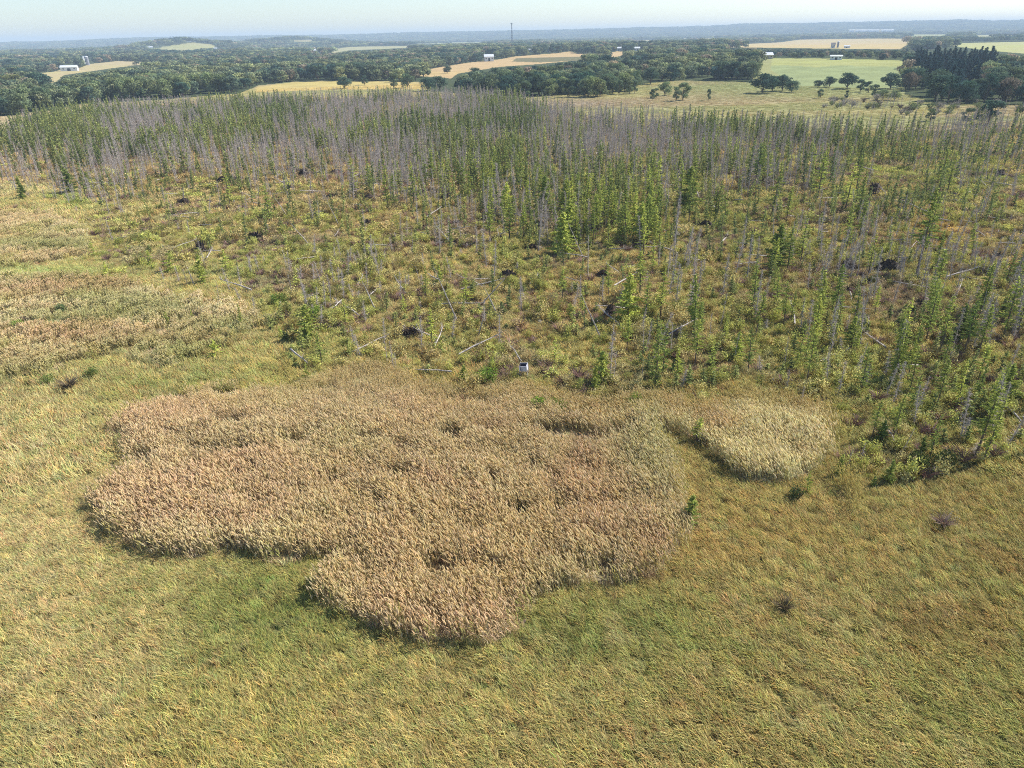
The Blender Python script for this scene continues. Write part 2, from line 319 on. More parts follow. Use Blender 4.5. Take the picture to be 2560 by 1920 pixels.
# ------------------------------------------------------------------ ground
def build_ground():
    a = np.concatenate([np.linspace(-180, -46, 30)[:-1], np.linspace(-46, 46, 921), np.linspace(46, 180, 30)[1:-1]]) * math.pi / 180
    r = np.concatenate([[4, 10, 16], np.geomspace(20, 30000, 520)])
    A, Q = np.meshgrid(a, r); X = Q * np.sin(A); Y = Q * np.cos(A); Z = hgt(X, Y)
    U, V = project(X, Y, Z)
    behind = Y < 8
    U = np.where(behind, 1280, U); V = np.where(behind, 1900, V)
    C = cover_colour(X, Y, U, V)
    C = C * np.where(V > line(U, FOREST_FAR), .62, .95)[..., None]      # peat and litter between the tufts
    na, nr = len(a), len(r)
    vs = np.stack([X, Y, Z], -1).reshape(-1, 3); vs = np.vstack([vs, [[0, 0, 0]]])
    i = np.arange(nr - 1)[:, None] * na + np.arange(na)[None, :]; j = np.arange(nr - 1)[:, None] * na + (np.arange(na)[None, :] + 1) % na
    q = np.stack([i, i + na, j + na, j], -1).reshape(-1, 4)
    tri = np.stack([np.full(na, nr * na), np.arange(na), (np.arange(na) + 1) % na], -1)
    me = bpy.data.meshes.new('ground')
    me.from_pydata(vs.tolist(), [], q.tolist() + tri.tolist())
    at = me.attributes.new('cover', 'FLOAT_COLOR', 'POINT'); arr = np.ones((len(vs), 4), np.float32)
    arr[:-1, :3] = C.reshape(-1, 3); arr[-1, :3] = arr[0, :3]; at.data.foreach_set('color', arr.ravel())
    me.polygons.foreach_set('use_smooth', [True] * len(me.polygons))
    m, N, L = new_mat('ground_cover')
    t = N.new('ShaderNodeAttribute'); t.attribute_name = 'cover'
    geo = N.new('ShaderNodeNewGeometry')
    n = N.new('ShaderNodeTexNoise'); n.inputs['Scale'].default_value = .55; n.inputs['Detail'].default_value = 8; n.inputs['Roughness'].default_value = .7
    n2 = N.new('ShaderNodeTexNoise'); n2.inputs['Scale'].default_value = .045; n2.inputs['Detail'].default_value = 6
    L.new(geo.outputs['Position'], n.inputs['Vector']); L.new(geo.outputs['Position'], n2.inputs['Vector'])
    mr = N.new('ShaderNodeMapRange'); mr.inputs[1].default_value = .3; mr.inputs[2].default_value = .7; mr.inputs[3].default_value = .55; mr.inputs[4].default_value = 1.0
    mr2 = N.new('ShaderNodeMapRange'); mr2.inputs[1].default_value = .3; mr2.inputs[2].default_value = .7; mr2.inputs[3].default_value = .85; mr2.inputs[4].default_value = 1.08
    L.new(n.outputs['Fac'], mr.inputs[0]); L.new(n2.outputs['Fac'], mr2.inputs[0])
    mu = N.new('ShaderNodeMath'); mu.operation = 'MULTIPLY'; L.new(mr.outputs[0], mu.inputs[0]); L.new(mr2.outputs[0], mu.inputs[1])
    vm = N.new('ShaderNodeVectorMath'); vm.operation = 'SCALE'; L.new(t.outputs['Color'], vm.inputs[0]); L.new(mu.outputs[0], vm.inputs['Scale'])
    bp = N.new('ShaderNodeBump'); bp.inputs['Distance'].default_value = .5; bp.inputs['Strength'].default_value = .6; L.new(n.outputs['Fac'], bp.inputs['Height'])
    d = N.new('ShaderNodeBsdfDiffuse'); L.new(vm.outputs[0], d.inputs[0]); L.new(bp.outputs[0], d.inputs['Normal'])
    o = N.new('ShaderNodeOutputMaterial'); L.new(d.outputs[0], o.inputs[0])
    me.materials.append(m)
    g = link('ground', me); tag(g, 'open marsh, meadow, fields and far wooded ridges', None, kind='structure')
build_ground()

# ------------------------------------------------------------------ scatter with geometry nodes (only for what nobody could count)
BOXP = ground_at(1310, 944)[0]
def scatter(name, P, rot, scl, idx, tint, meshes, label):
    if len(P) and P[:, 1].min() < 120:      # the open box stands in a small trampled clearing
        ok = ~((np.abs(P[:, 0] - BOXP.x) < 1.3) & (P[:, 1] > BOXP.y - 2.6) & (P[:, 1] < BOXP.y + 1.2)) | (name in ('sedge_grass', 'marsh_grass'))
        P, rot, scl, idx, tint = P[ok], rot[ok], scl[ok], np.asarray(idx)[ok], np.asarray(tint)[ok]
    srcs = bpy.data.collections.new(name + '_kinds')
    for k, me in enumerate(meshes):
        srcs.objects.link(bpy.data.objects.new('%s_kind_%02d' % (name, k), me))
    me = bpy.data.meshes.new(name); n = len(P)
    me.vertices.add(n); me.vertices.foreach_set('co', np.asarray(P, np.float32).ravel())
    for an, ty, arr in (('rot', 'FLOAT_VECTOR', rot), ('scl', 'FLOAT_VECTOR', scl)):
        at = me.attributes.new(an, ty, 'POINT'); at.data.foreach_set('vector', np.asarray(arr, np.float32).ravel())
    at = me.attributes.new('idx', 'INT', 'POINT'); at.data.foreach_set('value', np.asarray(idx, np.int32))
    t4 = np.ones((n, 4), np.float32); t4[:, :3] = tint
    at = me.attributes.new('tint', 'FLOAT_COLOR', 'POINT'); at.data.foreach_set('color', t4.ravel())
    o = link(name, me)
    ng = bpy.data.node_groups.new(name + '_scatter', 'GeometryNodeTree')
    ng.interface.new_socket('Geometry', in_out='INPUT', socket_type='NodeSocketGeometry'); ng.interface.new_socket('Geometry', in_out='OUTPUT', socket_type='NodeSocketGeometry')
    N = ng.nodes; L = ng.links
    gi = N.new('NodeGroupInput'); go = N.new('NodeGroupOutput')
    ci = N.new('GeometryNodeCollectionInfo'); ci.inputs[0].default_value = srcs; ci.inputs['Separate Children'].default_value = True; ci.inputs['Reset Children'].default_value = True
    ip = N.new('GeometryNodeInstanceOnPoints'); ip.inputs['Pick Instance'].default_value = True
    def na(n_, ty):
        q = N.new('GeometryNodeInputNamedAttribute'); q.data_type = ty; q.inputs[0].default_value = n_; return q.outputs[0]
    er = N.new('FunctionNodeEulerToRotation')
    L.new(na('rot', 'FLOAT_VECTOR'), er.inputs[0])
    L.new(gi.outputs[0], ip.inputs['Points']); L.new(ci.outputs[0], ip.inputs['Instance']); L.new(na('idx', 'INT'), ip.inputs['Instance Index'])
    L.new(er.outputs[0], ip.inputs['Rotation']); L.new(na('scl', 'FLOAT_VECTOR'), ip.inputs['Scale']); L.new(ip.outputs[0], go.inputs[0])
    md = o.modifiers.new('scatter', 'NODES'); md.node_group = ng
    tag(o, label, None, kind='stuff')
    return o
def wedge(r0, r1, dens, half=41.0, r=rng):
    h = R(half); n = int(.5 * 2 * h * (r1 * r1 - r0 * r0) * dens)
    q = np.sqrt(r.uniform(r0 * r0, r1 * r1, n)); a = r.uniform(-h, h, n)
    return q * np.sin(a), q * np.cos(a)

# ------------------------------------------------------------------ plants: tufts
def blade(mb, r, x, y, L, wd, lean, ang, c, seg=3, z0=0.0):
    dirv = Vector((math.cos(ang), math.sin(ang), 0)); side = Vector((-math.sin(ang + r.uniform(-1, 1)), math.cos(ang + r.uniform(-1, 1)), r.uniform(-.3, .3))).normalized()
    p = Vector((x, y, z0)); pts = [p.copy()]; th = lean * .25
    for k in range(seg):
        p = p + (dirv * math.sin(th) + Vector((0, 0, math.cos(th)))) * (L / seg); pts.append(p.copy()); th += lean / seg * 1.3
    mb.ribbon(pts, [wd * (1 - .25 * i) if i < seg else wd * .15 for i in range(seg + 1)], c, side)
    return pts[-1], dirv, th
def sedge_tuft(seed, rad, n, L, wd, lean):
    r = random.Random(seed); mb = MB()
    for _ in range(n):
        a = r.uniform(0, 6.28); q = rad * math.sqrt(r.random()); k = r.random()
        c = jit(r, .3, .06)
        if k < .16: c = (c[0] * 1.2, c[1] * .92, c[2] * .8)
        elif k < .34: c = (c[0] * .72, c[1] * .92, c[2] * .7)
        elif k < .44: c = (c[0] * 1.35, c[1] * 1.3, c[2] * 1.35)
        blade(mb, r, q * math.cos(a), q * math.sin(a), L * r.uniform(.6, 1.15), wd * r.uniform(.7, 1.3), lean * r.uniform(.5, 1.3), r.gauss(0, .5), c)
    return mb.mesh('sedge_tuft', [GRASS_I])
def reed_tuft(seed, rad, n, H, wd):
    r = random.Random(seed); mb = MB()
    for _ in range(n):
        a = r.uniform(0, 6.28); q = rad * math.sqrt(r.random()); c = jit(r, .26, .05); h = H * r.uniform(.62, 1.12)
        x, y = q * math.cos(a), q * math.sin(a); ang = r.gauss(0, .35)
        tip, dv, th = blade(mb, r, x, y, h, wd * .5, r.uniform(.12, .4), ang, (c[0] * .82, c[1] * .78, c[2] * .62))
        for _k in range(3):                                      # leaves on the stem
            z = r.uniform(.35, .85) * h; k = z / h
            lc = (c[0] * .8, c[1] * .86, c[2] * .66) if r.random() < .6 else c
            blade(mb, r, x + (tip.x - x) * k * k, y + (tip.y - y) * k * k, H * .22, wd * .8, r.uniform(.8, 1.9), ang + r.gauss(0, 1.0), lc, 2, z)
        ax = (dv * math.sin(th) + Vector((0, 0, math.cos(th)))).normalized(); pl = r.uniform(.26, .42) * H / 2.2
        pc = (c[0] * 1.15, c[1] * 1.12, c[2] * 1.08)
        for s_ in (Vector((-dv.y, dv.x, 0)), Vector((dv.x * .7, dv.y * .7, -.3)).normalized()):
            mb.ribbon([tip - ax * pl * .2, tip + ax * pl * .2, tip + ax * pl * .6 + dv * .04, tip + ax * pl + dv * .1], [wd * .7, wd * 1.9, wd * 1.5, wd * .3], pc, s_)
    return mb.mesh('reed_tuft', [GRASS_I])
def shrub_tuft(seed, rad, H, n, sz, twig=10, mats=None):
    r = random.Random(seed); mb = MB()
    for _ in range(twig):
        a = r.uniform(0, 6.28); e = Vector((math.cos(a) * rad * r.uniform(.3, .9), math.sin(a) * rad * r.uniform(.3, .9), H * r.uniform(.6, 1.0)))
        mb.tube([Vector((0, 0, 0)) + rv(r, .05), e * .5 + Vector((0, 0, H * .15)), e], [.02, .014, .006], 3, (.8, .62, .55), 0, False)
    lobes = [(r.uniform(-.5, .5) * rad, r.uniform(-.5, .5) * rad, r.uniform(.45, .8) * H, r.uniform(.35, .6)) for _ in range(5)]
    for _ in range(n):
        lx, ly, lz, lr = r.choice(lobes); d = rv(r).normalized() * (r.random() ** .4)
        p = Vector((lx, ly, lz)) + Vector((d.x * rad * lr, d.y * rad * lr, d.z * H * .45)); p.z = max(p.z, .03)
        a = rv(r).normalized() * sz * r.uniform(.6, 1.3); b = a.orthogonal().normalized() * a.length * .8
        mb.leaf(p, a, b, jit(r, .28, .08))
    return mb.mesh('shrub_clump', mats or [LEAF_I])

SEDGE_N = [sedge_tuft(s, .3, 40, .52, .034, .95) for s in range(6)]
SEDGE_M = [sedge_tuft(20 + s, .6, 60, .75, .065, .9) for s in range(4)]
SEDGE_F = [sedge_tuft(40 + s, 1.7, 90, 1.0, .12, .9) for s in range(4)]
REED_N = [reed_tuft(s, .75, 7, 1.7, .05) for s in range(5)]
REED_F = [reed_tuft(30 + s, .95, 16, 1.8, .11) for s in range(4)]
SHRUB_N = [shrub_tuft(s, .7, 1.05, 210, .075) for s in range(4)]
SHRUB_F = [shrub_tuft(10 + s, 1.6, 1.0, 220, .14, 8) for s in range(4)]
TWIG_F = [shrub_tuft(20 + s, 1.0, .9, 25, .05, 60) for s in range(3)]
WIND = R(150)
def grass_attr(x, y, n):
    wig = (fbm(x, y, 14, 81, 2) - .5) * .7
    rot = np.zeros((n, 3)); rot[:, 2] = WIND + wig + rng.normal(0, .45, n)
    return rot
def place_cover():
    def zones(x, y):
        u, v = project(x, y, np.zeros_like(x)); m = reed_mask(u, v, x, y)
        bog = v < line(u, BOG_LOW) + bog_shift(u, x, y)
        far = v < line(u, FOREST_FAR)
        return u, v, np.where(bog, 0, m), bog, far
    # sedge close by
    for nm, r0, r1, de, meshes, lab in (('sedge_grass', 19, 66, 14, SEDGE_N, 'wind-combed green and straw sedge covering the near marsh'), ('marsh_grass', 66, 165, 3.4, SEDGE_M, 'tan and olive grass between the reeds, bushes and standing dead trees'), ('bog_grass', 165, 480, .33, SEDGE_F, 'straw coloured grass under the thick stand of thin trees')):
        x, y = wedge(r0, r1, de, 62 if r0 < 50 else 43)
        u, v, m, bog, far = zones(x, y)
        keep = ((m == 0) | (rng.random(len(x)) < .3)) & ~(bog & (rng.random(len(x)) < .15)) & ~far
        hum = fbm(x, y, 1.6, 90, 2); keep &= (rng.random(len(x)) < .45 + 1.1 * hum)
        x, y, u, v = x[keep], y[keep], u[keep], v[keep]; n = len(x)
        t = cover_colour(x, y, u, v) * rng.uniform(.62, 1.25, (n, 1)) * (.8 + .3 * fbm(x, y, .7, 96, 2))[:, None]; t *= 1 + rng.normal(0, .06, (n, 3))
        s = (.85 + .25 * fbm(x, y, 1.3, 91, 2)) * rng.uniform(.7, 1.4, n)
        flop = .8 + .25 * fbm(x, y, 9, 92, 2) - .25 * smooth(u, 1700, 2500) * smooth(v, 1350, 1800)
        sc = np.stack([s * 1.1, s * 1.1, s * flop], -1)
        scatter(nm, np.stack([x, y, np.zeros(n) - .03], -1), grass_attr(x, y, n), sc, rng.integers(0, len(meshes), n), t, meshes, lab)
    x, y = wedge(300, 640, .16, 42); u, v = project(x, y, hgt(x, y)); keep = (v < line(u, FOREST_FAR)) & (v > line(u, WOODS_LOW) - 3) & ~inpoly(u, v, FIELDS[11][0])
    x, y, u, v = x[keep], y[keep], u[keep], v[keep]; n = len(x); s = rng.uniform(.4, .8, n)
    scatter('meadow_grass', np.stack([x, y, hgt(x, y)], -1), grass_attr(x, y, n), np.stack([s * 1.3, s * 1.3, s * .6], -1), rng.integers(0, 4, n), cover_colour(x, y, u, v) * rng.uniform(.85, 1.25, (n, 1)), SEDGE_F, 'short pale grass of the open meadow beyond the bog')
    # reeds
    labs = {1: ('reed_bed', 'large tan bed of plumed reeds filling the middle foreground'), 2: ('pale_reed_patch', 'small pale cream reed patch below the trees on the right'), 3: ('left_reed_meadow', 'buff reeds with a dark front edge at the middle left'), 4: ('far_reed_meadow', 'pinkish buff reed patch at the far left edge')}
    x1, y1 = wedge(28, 80, 9.0, 43); x2, y2 = wedge(80, 240, 1.5, 43)
    for k, (nm, lab) in labs.items():
        P = []; 
        for (x, y), base, mul in (((x1, y1), 0, 1), ((x2, y2), 5, 1)):
            u, v, m, bog, far = zones(x, y); hum = fbm(x, y, 2.6, 95, 3)
            hole = fbm(x, y, 1.7, 98, 2)
            gaps = fbm(x * .5 + y * .2, y * 1.4, 2.2, 77, 2)
            for gu, gv, gw, gh in REED_GAPS: gaps = np.where(((u - gu) / gw / 1.5) ** 2 + ((v - gv - 14) / gh / 1.9) ** 2 < 1 + .8 * (hum - .5), 0, gaps)
            keep = ((m == k) | ((k == 1) & (m == 0) & (rng.random(len(x)) < .32 * np.exp(-((v - line(u, BOG_LOW) - 25) / 45) ** 2) * (u > 700) * (u < 2150))) | ((k == 2) & (m == 0) & (rng.random(len(x)) < .3 * np.exp(-((u - 1930) / 170) ** 2 - ((v - 1030) / 60) ** 2)))) & (hole > .2) & (gaps > .2)
            P.append((x[keep], y[keep], u[keep], v[keep], hum[keep], np.full(keep.sum(), base)))
        x, y, u, v, hum, base = [np.concatenate(q) for q in zip(*P)]; n = len(x)
        if not n: continue
        t = cover_colour(x, y, u, v) * rng.uniform(.9, 1.12, (n, 1)); t *= 1 + rng.normal(0, .02, (n, 3))
        s = (.72 + .5 * hum) * (.62 + .38 * smooth(v, 960, 1110)) * (1 if k != 2 else .95) * rng.uniform(.88, 1.1, n) * (.72 if k >= 3 else 1) / (1 if k < 3 else .66)
        idx = np.where(base == 0, rng.integers(0, 5, n), 5 + rng.integers(0, 4, n))
        scatter(nm, np.stack([x, y, np.zeros(n)], -1), grass_attr(x, y, n), np.stack([s, s, s], -1), idx, t, REED_N + REED_F, lab)
    # low bushes of the bog
    P = []
    for r0, r1, de, b in ((55, 170, 1.0, 0), (130, 480, .22, 4)):
        x, y = wedge(r0, r1, de, 43); u, v, m, bog, far = zones(x, y)
        keep = bog & ~far & (rng.random(len(x)) < (-.05 + 1.25 * fbm(x, y, 6, 105, 2)) * (.25 + .75 * np.maximum(smooth(line(u, BOG_LOW) - v, 0, 170), smooth(u, 650, 1000))))
        P.append((x[keep], y[keep], u[keep], v[keep], np.full(keep.sum(), b)))
    x, y, u, v, b = [np.concatenate(q) for q in zip(*P)]; n = len(x)
    t = cover_colour(x, y, u, v)
    gsel = rng.random(n) < .45; t[gsel] = mixc(t[gsel], s2l(164, 170, 84), np.full(gsel.sum(), .7)); rsel = rng.random(n) < .12; t[rsel] = mixc(t[rsel], s2l(176, 148, 104), np.full(rsel.sum(), .4))
    t = t * rng.uniform(.8, 1.42, (n, 1))
    s = rng.uniform(.4, 1.7, n) * (.55 + .9 * fbm(x, y, 5, 106, 2)); rot = np.zeros((n, 3)); rot[:, 2] = rng.uniform(0, 6.28, n)
    scatter('low_bog_bushes', np.stack([x, y, np.zeros(n)], -1), rot, np.stack([s, s, s * rng.uniform(.6, 1.2, n)], -1), b + rng.integers(0, 4, n), t, SHRUB_N + SHRUB_F, 'knee-high yellow-green and rusty bushes carpeting the bog')
    x, y = wedge(60, 420, .14, 43); u, v, m, bog, far = zones(x, y)
    keep = bog & ~far & (fbm(x, y, 9, 71, 3) > .46); x, y = x[keep], y[keep]; n = len(x); s = rng.uniform(.7, 1.6, n); rot = np.zeros((n, 3)); rot[:, 2] = rng.uniform(0, 6.28, n)
    scatter('bare_twiggy_brush', np.stack([x, y, np.zeros(n)], -1), rot, np.stack([s, s, s], -1), rng.integers(0, 3, n), s2l(176, 160, 156) * rng.uniform(.8, 1.15, (n, 1)), TWIG_F, 'grey leafless brush lying and standing among the dead trees')
place_cover()

# ------------------------------------------------------------------ plants: trees (meshes are shared by the copies)
def conifer(seed, H, rad, dens=1.0, sz=.13, z0=.12, nb=70, sparse=0.0, dead_low=True):
    r = random.Random(seed); tr = MB(); cr = MB()
    bend = Vector((r.uniform(-.15, .15), r.uniform(-.15, .15), 0))
    ax = lambda z: Vector((bend.x * (z / H) ** 2, bend.y * (z / H) ** 2, z))
    tr.tube([ax(z * H) for z in (0, .3, .6, .85, 1.0)], [.011 * H, .009 * H, .006 * H, .003 * H, .0012 * H], 5)
    if dead_low:
        for _ in range(12):
            z = r.uniform(.05, z0 + .1) * H; a = r.uniform(0, 6.28); l = rad * r.uniform(.3, .8)
            tr.tube([ax(z), ax(z) + Vector((math.cos(a) * l, math.sin(a) * l, r.uniform(-.1, .15)))], [.014, .004], 3, cap=False)
    for i in range(nb):
        t = (i + r.random()) / nb; z = (z0 + (1 - z0) * t) * H
        if r.random() < sparse: continue
        prof = (1 - t) ** .75 * min(1, .45 + t * 3.2)
        l = rad * prof * r.uniform(.55, 1.2) + .06; a = r.uniform(0, 6.28); up = r.uniform(-.12, .3) + .35 * t
        d = Vector((math.cos(a), math.sin(a), up)).normalized(); base = ax(z)
        tr.tube([base, base + d * l], [.012, .003], 3, cap=False)
        n = max(3, int(l / (sz * .62) * 2.2 * dens)); c0 = jit(r, .16, .05)
        for k in range(n):
            q = (k + r.random()) / n; p = base + d * l * (.12 + .9 * q) + rv(r, sz * .55 * (1.2 - q)); p.z -= .12 * l * q * q
            aa = (d * .6 + rv(r, .6)).normalized() * sz * r.uniform(.7, 1.35) * (1.1 - .35 * q); bb = aa.cross(rv(r)).normalized() * aa.length * .75
            j = r.uniform(.75, 1.25); cr.leaf(p, aa, bb, (c0[0] * j, c0[1] * j, c0[2] * j), 1)
    return tr, cr
def snag(seed, H, nb=46, rad=.75, broken=False):
    r = random.Random(seed); tr = MB(); br = MB()
    bend = Vector((r.uniform(-.3, .3), r.uniform(-.3, .3), 0)); ax = lambda z: Vector((bend.x * (z / H) ** 2, bend.y * (z / H) ** 2, z))
    top = .0016 * H if not broken else .006 * H
    tr.tube([ax(z * H) for z in (0, .3, .6, .85, 1.0)], [.012 * H, .010 * H, .0075 * H, .0045 * H, top], 5)
    for i in range(nb):
        t = r.random() ** .8; z = (.08 + .9 * t) * H; a = r.uniform(0, 6.28); l = rad * (1 - t * .75) * r.uniform(.35, 1.15)
        if broken and r.random() < .5: continue
        d = Vector((math.cos(a), math.sin(a), r.uniform(-.25, .35))); b = ax(z); m = b + d * l * .55 + Vector((0, 0, .05)); e = b + d * l + Vector((0, 0, r.uniform(-.1, .15)))
        br.tube([b, m, e], [.019, .013, .005], 3, cap=False)
        for _ in range(4):
            q = b + d * l * r.uniform(.25, .95); br.tube([q, q + rv(r, .3)], [.009, .003], 3, cap=False)
    return tr, br
def broadleaf(seed, H, W, nl=12, n=2600, sz=.5, trunk=.12, openness=.3):
    r = random.Random(seed); tr = MB(); cr = MB()
    th = H * trunk
    tr.tube([(0, 0, 0), (r.uniform(-.2, .2), r.uniform(-.2, .2), th), (r.uniform(-.5, .5), r.uniform(-.5, .5), H * .6)], [.035 * H * .7, .02 * H, .008 * H], 7)
    lobes = []
    for i in range(nl):
        a = 2.4 * i + r.uniform(-.4, .4); q = W * .5 * math.sqrt((i + .5) / nl) * .74; z = th + (H - th) * r.uniform(.12, .3 + .52 * (1 - (q / (W * .5)) ** 2)) if i > 2 else H * .74
        c = Vector((math.cos(a) * q, math.sin(a) * q, z)); s_ = W * .5 * r.uniform(.34, .52); lobes.append((c, s_, jit(r, .2, .06)))
        tr.tube([(0, 0, th * r.uniform(.6, 1)), c * .5 + Vector((0, 0, th * .35)), c], [.011 * H, .006 * H, .002 * H], 4, cap=False)
    for _ in range(n):
        c, s_, cc = lobes[r.randrange(nl)]; d = rv(r).normalized(); d.z = abs(d.z) * (1 if r.random() < .6 else -1)
        rr = (r.uniform(.62, 1.06) if r.random() < .85 else r.uniform(.2, .6)) * s_
        p = c + Vector((d.x * rr, d.y * rr, d.z * rr * .78))
        if vn3(p * .9 + Vector((seed, 0, 0))) < openness: continue
        nrm = (d + rv(r, .8)).normalized(); a = nrm.orthogonal().normalized(); a.rotate(Matrix.Rotation(r.uniform(0, 6.28), 3, nrm)); a *= sz * r.uniform(.5, 1.2); b = nrm.cross(a) * .9
        j = r.uniform(.78, 1.22); cr.leaf(p, a, b, (cc[0] * j, cc[1] * j, cc[2] * j), 1)
    return tr, cr
from mathutils import noise as mnoise
def vn3(p): return .5 + .5 * mnoise.noise(p)
def joined(tc, mats):
    a, b = tc; m = MB(); m.add(a.v, a.f, a.c, 0); m.v.extend(b.v); m.f.extend([tuple(i + a.n for i in f) for f in b.f]); m.c.extend(b.c); m.m.extend([1] * len(b.f)); m.n = len(m.v)
    return m.mesh('tree', mats)
def pair(tc, m0, m1):
    a, b = tc; b.m = [0] * len(b.f); return a.mesh('trunk', [m0]), b.mesh('crown', [m1])

CON = [conifer(s, 7.0, .85 + .16 * (s % 3), 1.0, .105, .15 + .07 * (s % 4), 76, .14 * (s % 3)) for s in range(9)]      # 7 m tall thin tamaracks
CON_P = [pair(c, BARK, LEAF_O) for c in CON]
SAP = [conifer(50 + s, 2.6, .8 + .12 * s, 1.1, .09, .03, 46, .1 * s, False) for s in range(4)]; SAP_P = [pair(c, BARK, LEAF_O) for c in SAP]
SPR = [conifer(70 + s, 5.0, 1.45, 1.5, .17, .02, 80, 0, False) for s in range(3)]; SPR_P = [pair(c, BARK, LEAF_O) for c in SPR]   # full dark spruces
CON_FAR = [joined(conifer(90 + s, 7.6, .95, .8, .24, .22, 44, .15, False), [BARK, LEAF_I]) for s in range(5)]
SN = [snag(s, 7.0, 92, .9) for s in range(6)] + [snag(20 + s, 5.0, 26, .5, True) for s in range(2)]; SN_P = [pair(s_, DEADWOOD, DEADWOOD) for s_ in SN]
def snag_far(s): 
    a, b = snag(40 + s, 7.4, 84, .95); return joined((a, b), [DEADWOOD, DEADWOOD])
SN_FAR = [snag_far(s) for s in range(4)]
OAK = [broadleaf(s, 12, 12, 12, 2600, .5) for s in range(5)] + [broadleaf(10 + s, 12, 7.5, 9, 1700, .45, .1) for s in range(3)]   # round oaks, upright trees
OAK_P = [pair(o, BARK, LEAF_O) for o in OAK]
PIN = [conifer(120 + s, 17, 3.3, 1.0, .55, .12, 90, 0, False) for s in range(3)]; PIN_P = [pair(c, BARK, LEAF_O) for c in PIN]
OAK_FAR = [joined(broadleaf(30 + s, 11, 11, 9, 620, .95), [BARK, LEAF_I]) for s in range(4)]
def grove(seed):                                           # a few crowns in one clump, for woods kilometres off
    r = random.Random(seed); m = MB()
    for _ in range(7):
        ox, oy, s_ = r.uniform(-14, 14), r.uniform(-14, 14), r.uniform(.8, 1.15); cc = jit(r, .25, .08)
        for _k in range(85):
            d = rv(r).normalized(); d.z = abs(d.z) * (1 if r.random() < .8 else -.6); p = Vector((ox + d.x * 5.6 * s_, oy + d.y * 5.6 * s_, 7 * s_ + d.z * 4.6 * s_))
            nrm = (d + rv(r, .6)).normalized(); a = nrm.orthogonal().normalized() * r.uniform(1.0, 2.0); b = nrm.cross(a) * .9; j = r.uniform(.8, 1.2)
            m.leaf(p, a, b, (cc[0] * j, cc[1] * j, cc[2] * j))
    return m.mesh('grove', [LEAF_I])
GROVE = [grove(s) for s in range(5)]

# landmark names used by the labels: photo position and words
LM = [((1312, 930), 'open white box'), ((1030, 832), 'big dark brush pile'), ((1900, 1130), 'small pale reed patch'), ((1712, 1290), 'dark bush ending the reed bed'), ((543, 895), 'round bush by the dark reed edge'),
      ((2186, 485), 'twin black root mounds'), ((1217, 620), 'bare white pole tree'), ((1210, 735), 'crossed leaning dead poles'), ((180, 470), 'widest dark tree far left'), ((2455, 1100), 'lone tall tree lower right'),
      ((2215, 1195), 'dense little dark spruce'), ((2118, 670), 'pointed upright black root'), ((505, 632), 'small black cone stump'), ((641, 601), 'broad black root mound'), ((1507, 693), 'black root with green bush'),
      ((2480, 960), 'leafy tree by right edge'), ((2350, 585), 'orange grass clearing'), ((560, 457), 'black mounds in left clearing'), ((920, 500), 'row of black stumps'), ((1700, 560), 'edge of the thick stand'),
      ((130, 600), 'far left reed patch'), ((2390, 800), 'dark tree cluster far right'), ((1450, 800), 'bright green tree trio'), ((850, 900), 'two bleached twin snags'), ((1560, 780), 'arched black stump')]
LMF = [((175, 172), 'long white barn'), ((221, 152), 'grey silo'), ((1222, 147), 'white farmhouse in tan field'), ((1280, 95), 'lattice tower'), ((2090, 180), 'sloping green field'), ((2360, 170), 'dark pine block'), ((1370, 126), 'white round bin'),
       ((950, 212), 'narrow golden field'), ((1700, 175), 'dark wood edge'), ((1914, 142), 'pale roofed barn'), ((2140, 105), 'farmstead in tan field'), ((450, 200), 'middle of left woods'), ((60, 250), 'left edge tan strip'),
       ((800, 150), 'middle of the centre woods'), ((2500, 230), 'right edge woods'), ((1450, 235), 'meadow tree line'), ((1640, 235), 'lone meadow tree')]
ORD = ['nearest', 'second nearest', 'third nearest', 'fourth nearest', 'fifth nearest', 'sixth nearest', 'seventh nearest', 'eighth nearest', 'ninth nearest', 'tenth nearest', 'eleventh nearest', 'twelfth nearest', '13th nearest', '14th nearest', '15th nearest', '16th nearest', '17th nearest', '18th nearest', '19th nearest', '20th nearest']
class Labeller:
    def __init__(s): s.items = []
    def add(s, o, adj, noun, far=False):
        u, v = project(np.array([o.location.x]), np.array([o.location.y]), np.array([o.location.z])); s.items.append((o, adj, noun, float(u[0]), float(v[0]), far))
    def run(s):
        G = {}
        for it in s.items:
            o, adj, noun, u, v, far = it; best = None
            for p, nm in (LMF if far else LM):
                d = math.hypot(u - p[0], (v - p[1]) * (2.2 if far else 1.3)); best = (d, p, nm) if best is None or d < best[0] else best
            d, p, nm = best; dx, dy = u - p[0], (v - p[1]) * 1.6
            rel = ('right of' if dx > 0 else 'left of') if abs(dx) > abs(dy) else ('below' if dy > 0 else 'above')
            G.setdefault((adj, noun, rel, nm), []).append((d, o))
        for (adj, noun, rel, nm), L in G.items():
            L.sort(key=lambda q: q[0])
            for k, (d, o) in enumerate(L):
                od = ORD[k] if k < len(ORD) else '%dth nearest' % (k + 1)
                o['label'] = ('%s %s %s the %s' % (adj, noun, rel, nm)) + (', ' + od if len(L) > 1 else '')
LAB = Labeller()
def tree(name, kind, loc, hscale, tint, cat, group, adj, noun, parts, lean=None, wscale=None, far=False):
    e = bpy.data.objects.new(name, None); COL.objects.link(e); e.location = loc; e.empty_display_size = .3
    e.rotation_euler = (lean[0] if lean else rnd.gauss(0, .03), lean[1] if lean else rnd.gauss(0, .03), rnd.uniform(0, 6.28))
    ws = wscale or hscale; e.scale = (ws, ws, hscale)
    tag(e, adj, cat, group)
    for nm, me in zip(parts, kind):
        o = bpy.data.objects.new(nm, me); COL.objects.link(o); o.parent = e; o.color = (*tint, 1)
    LAB.add(e, adj, noun, far); return e

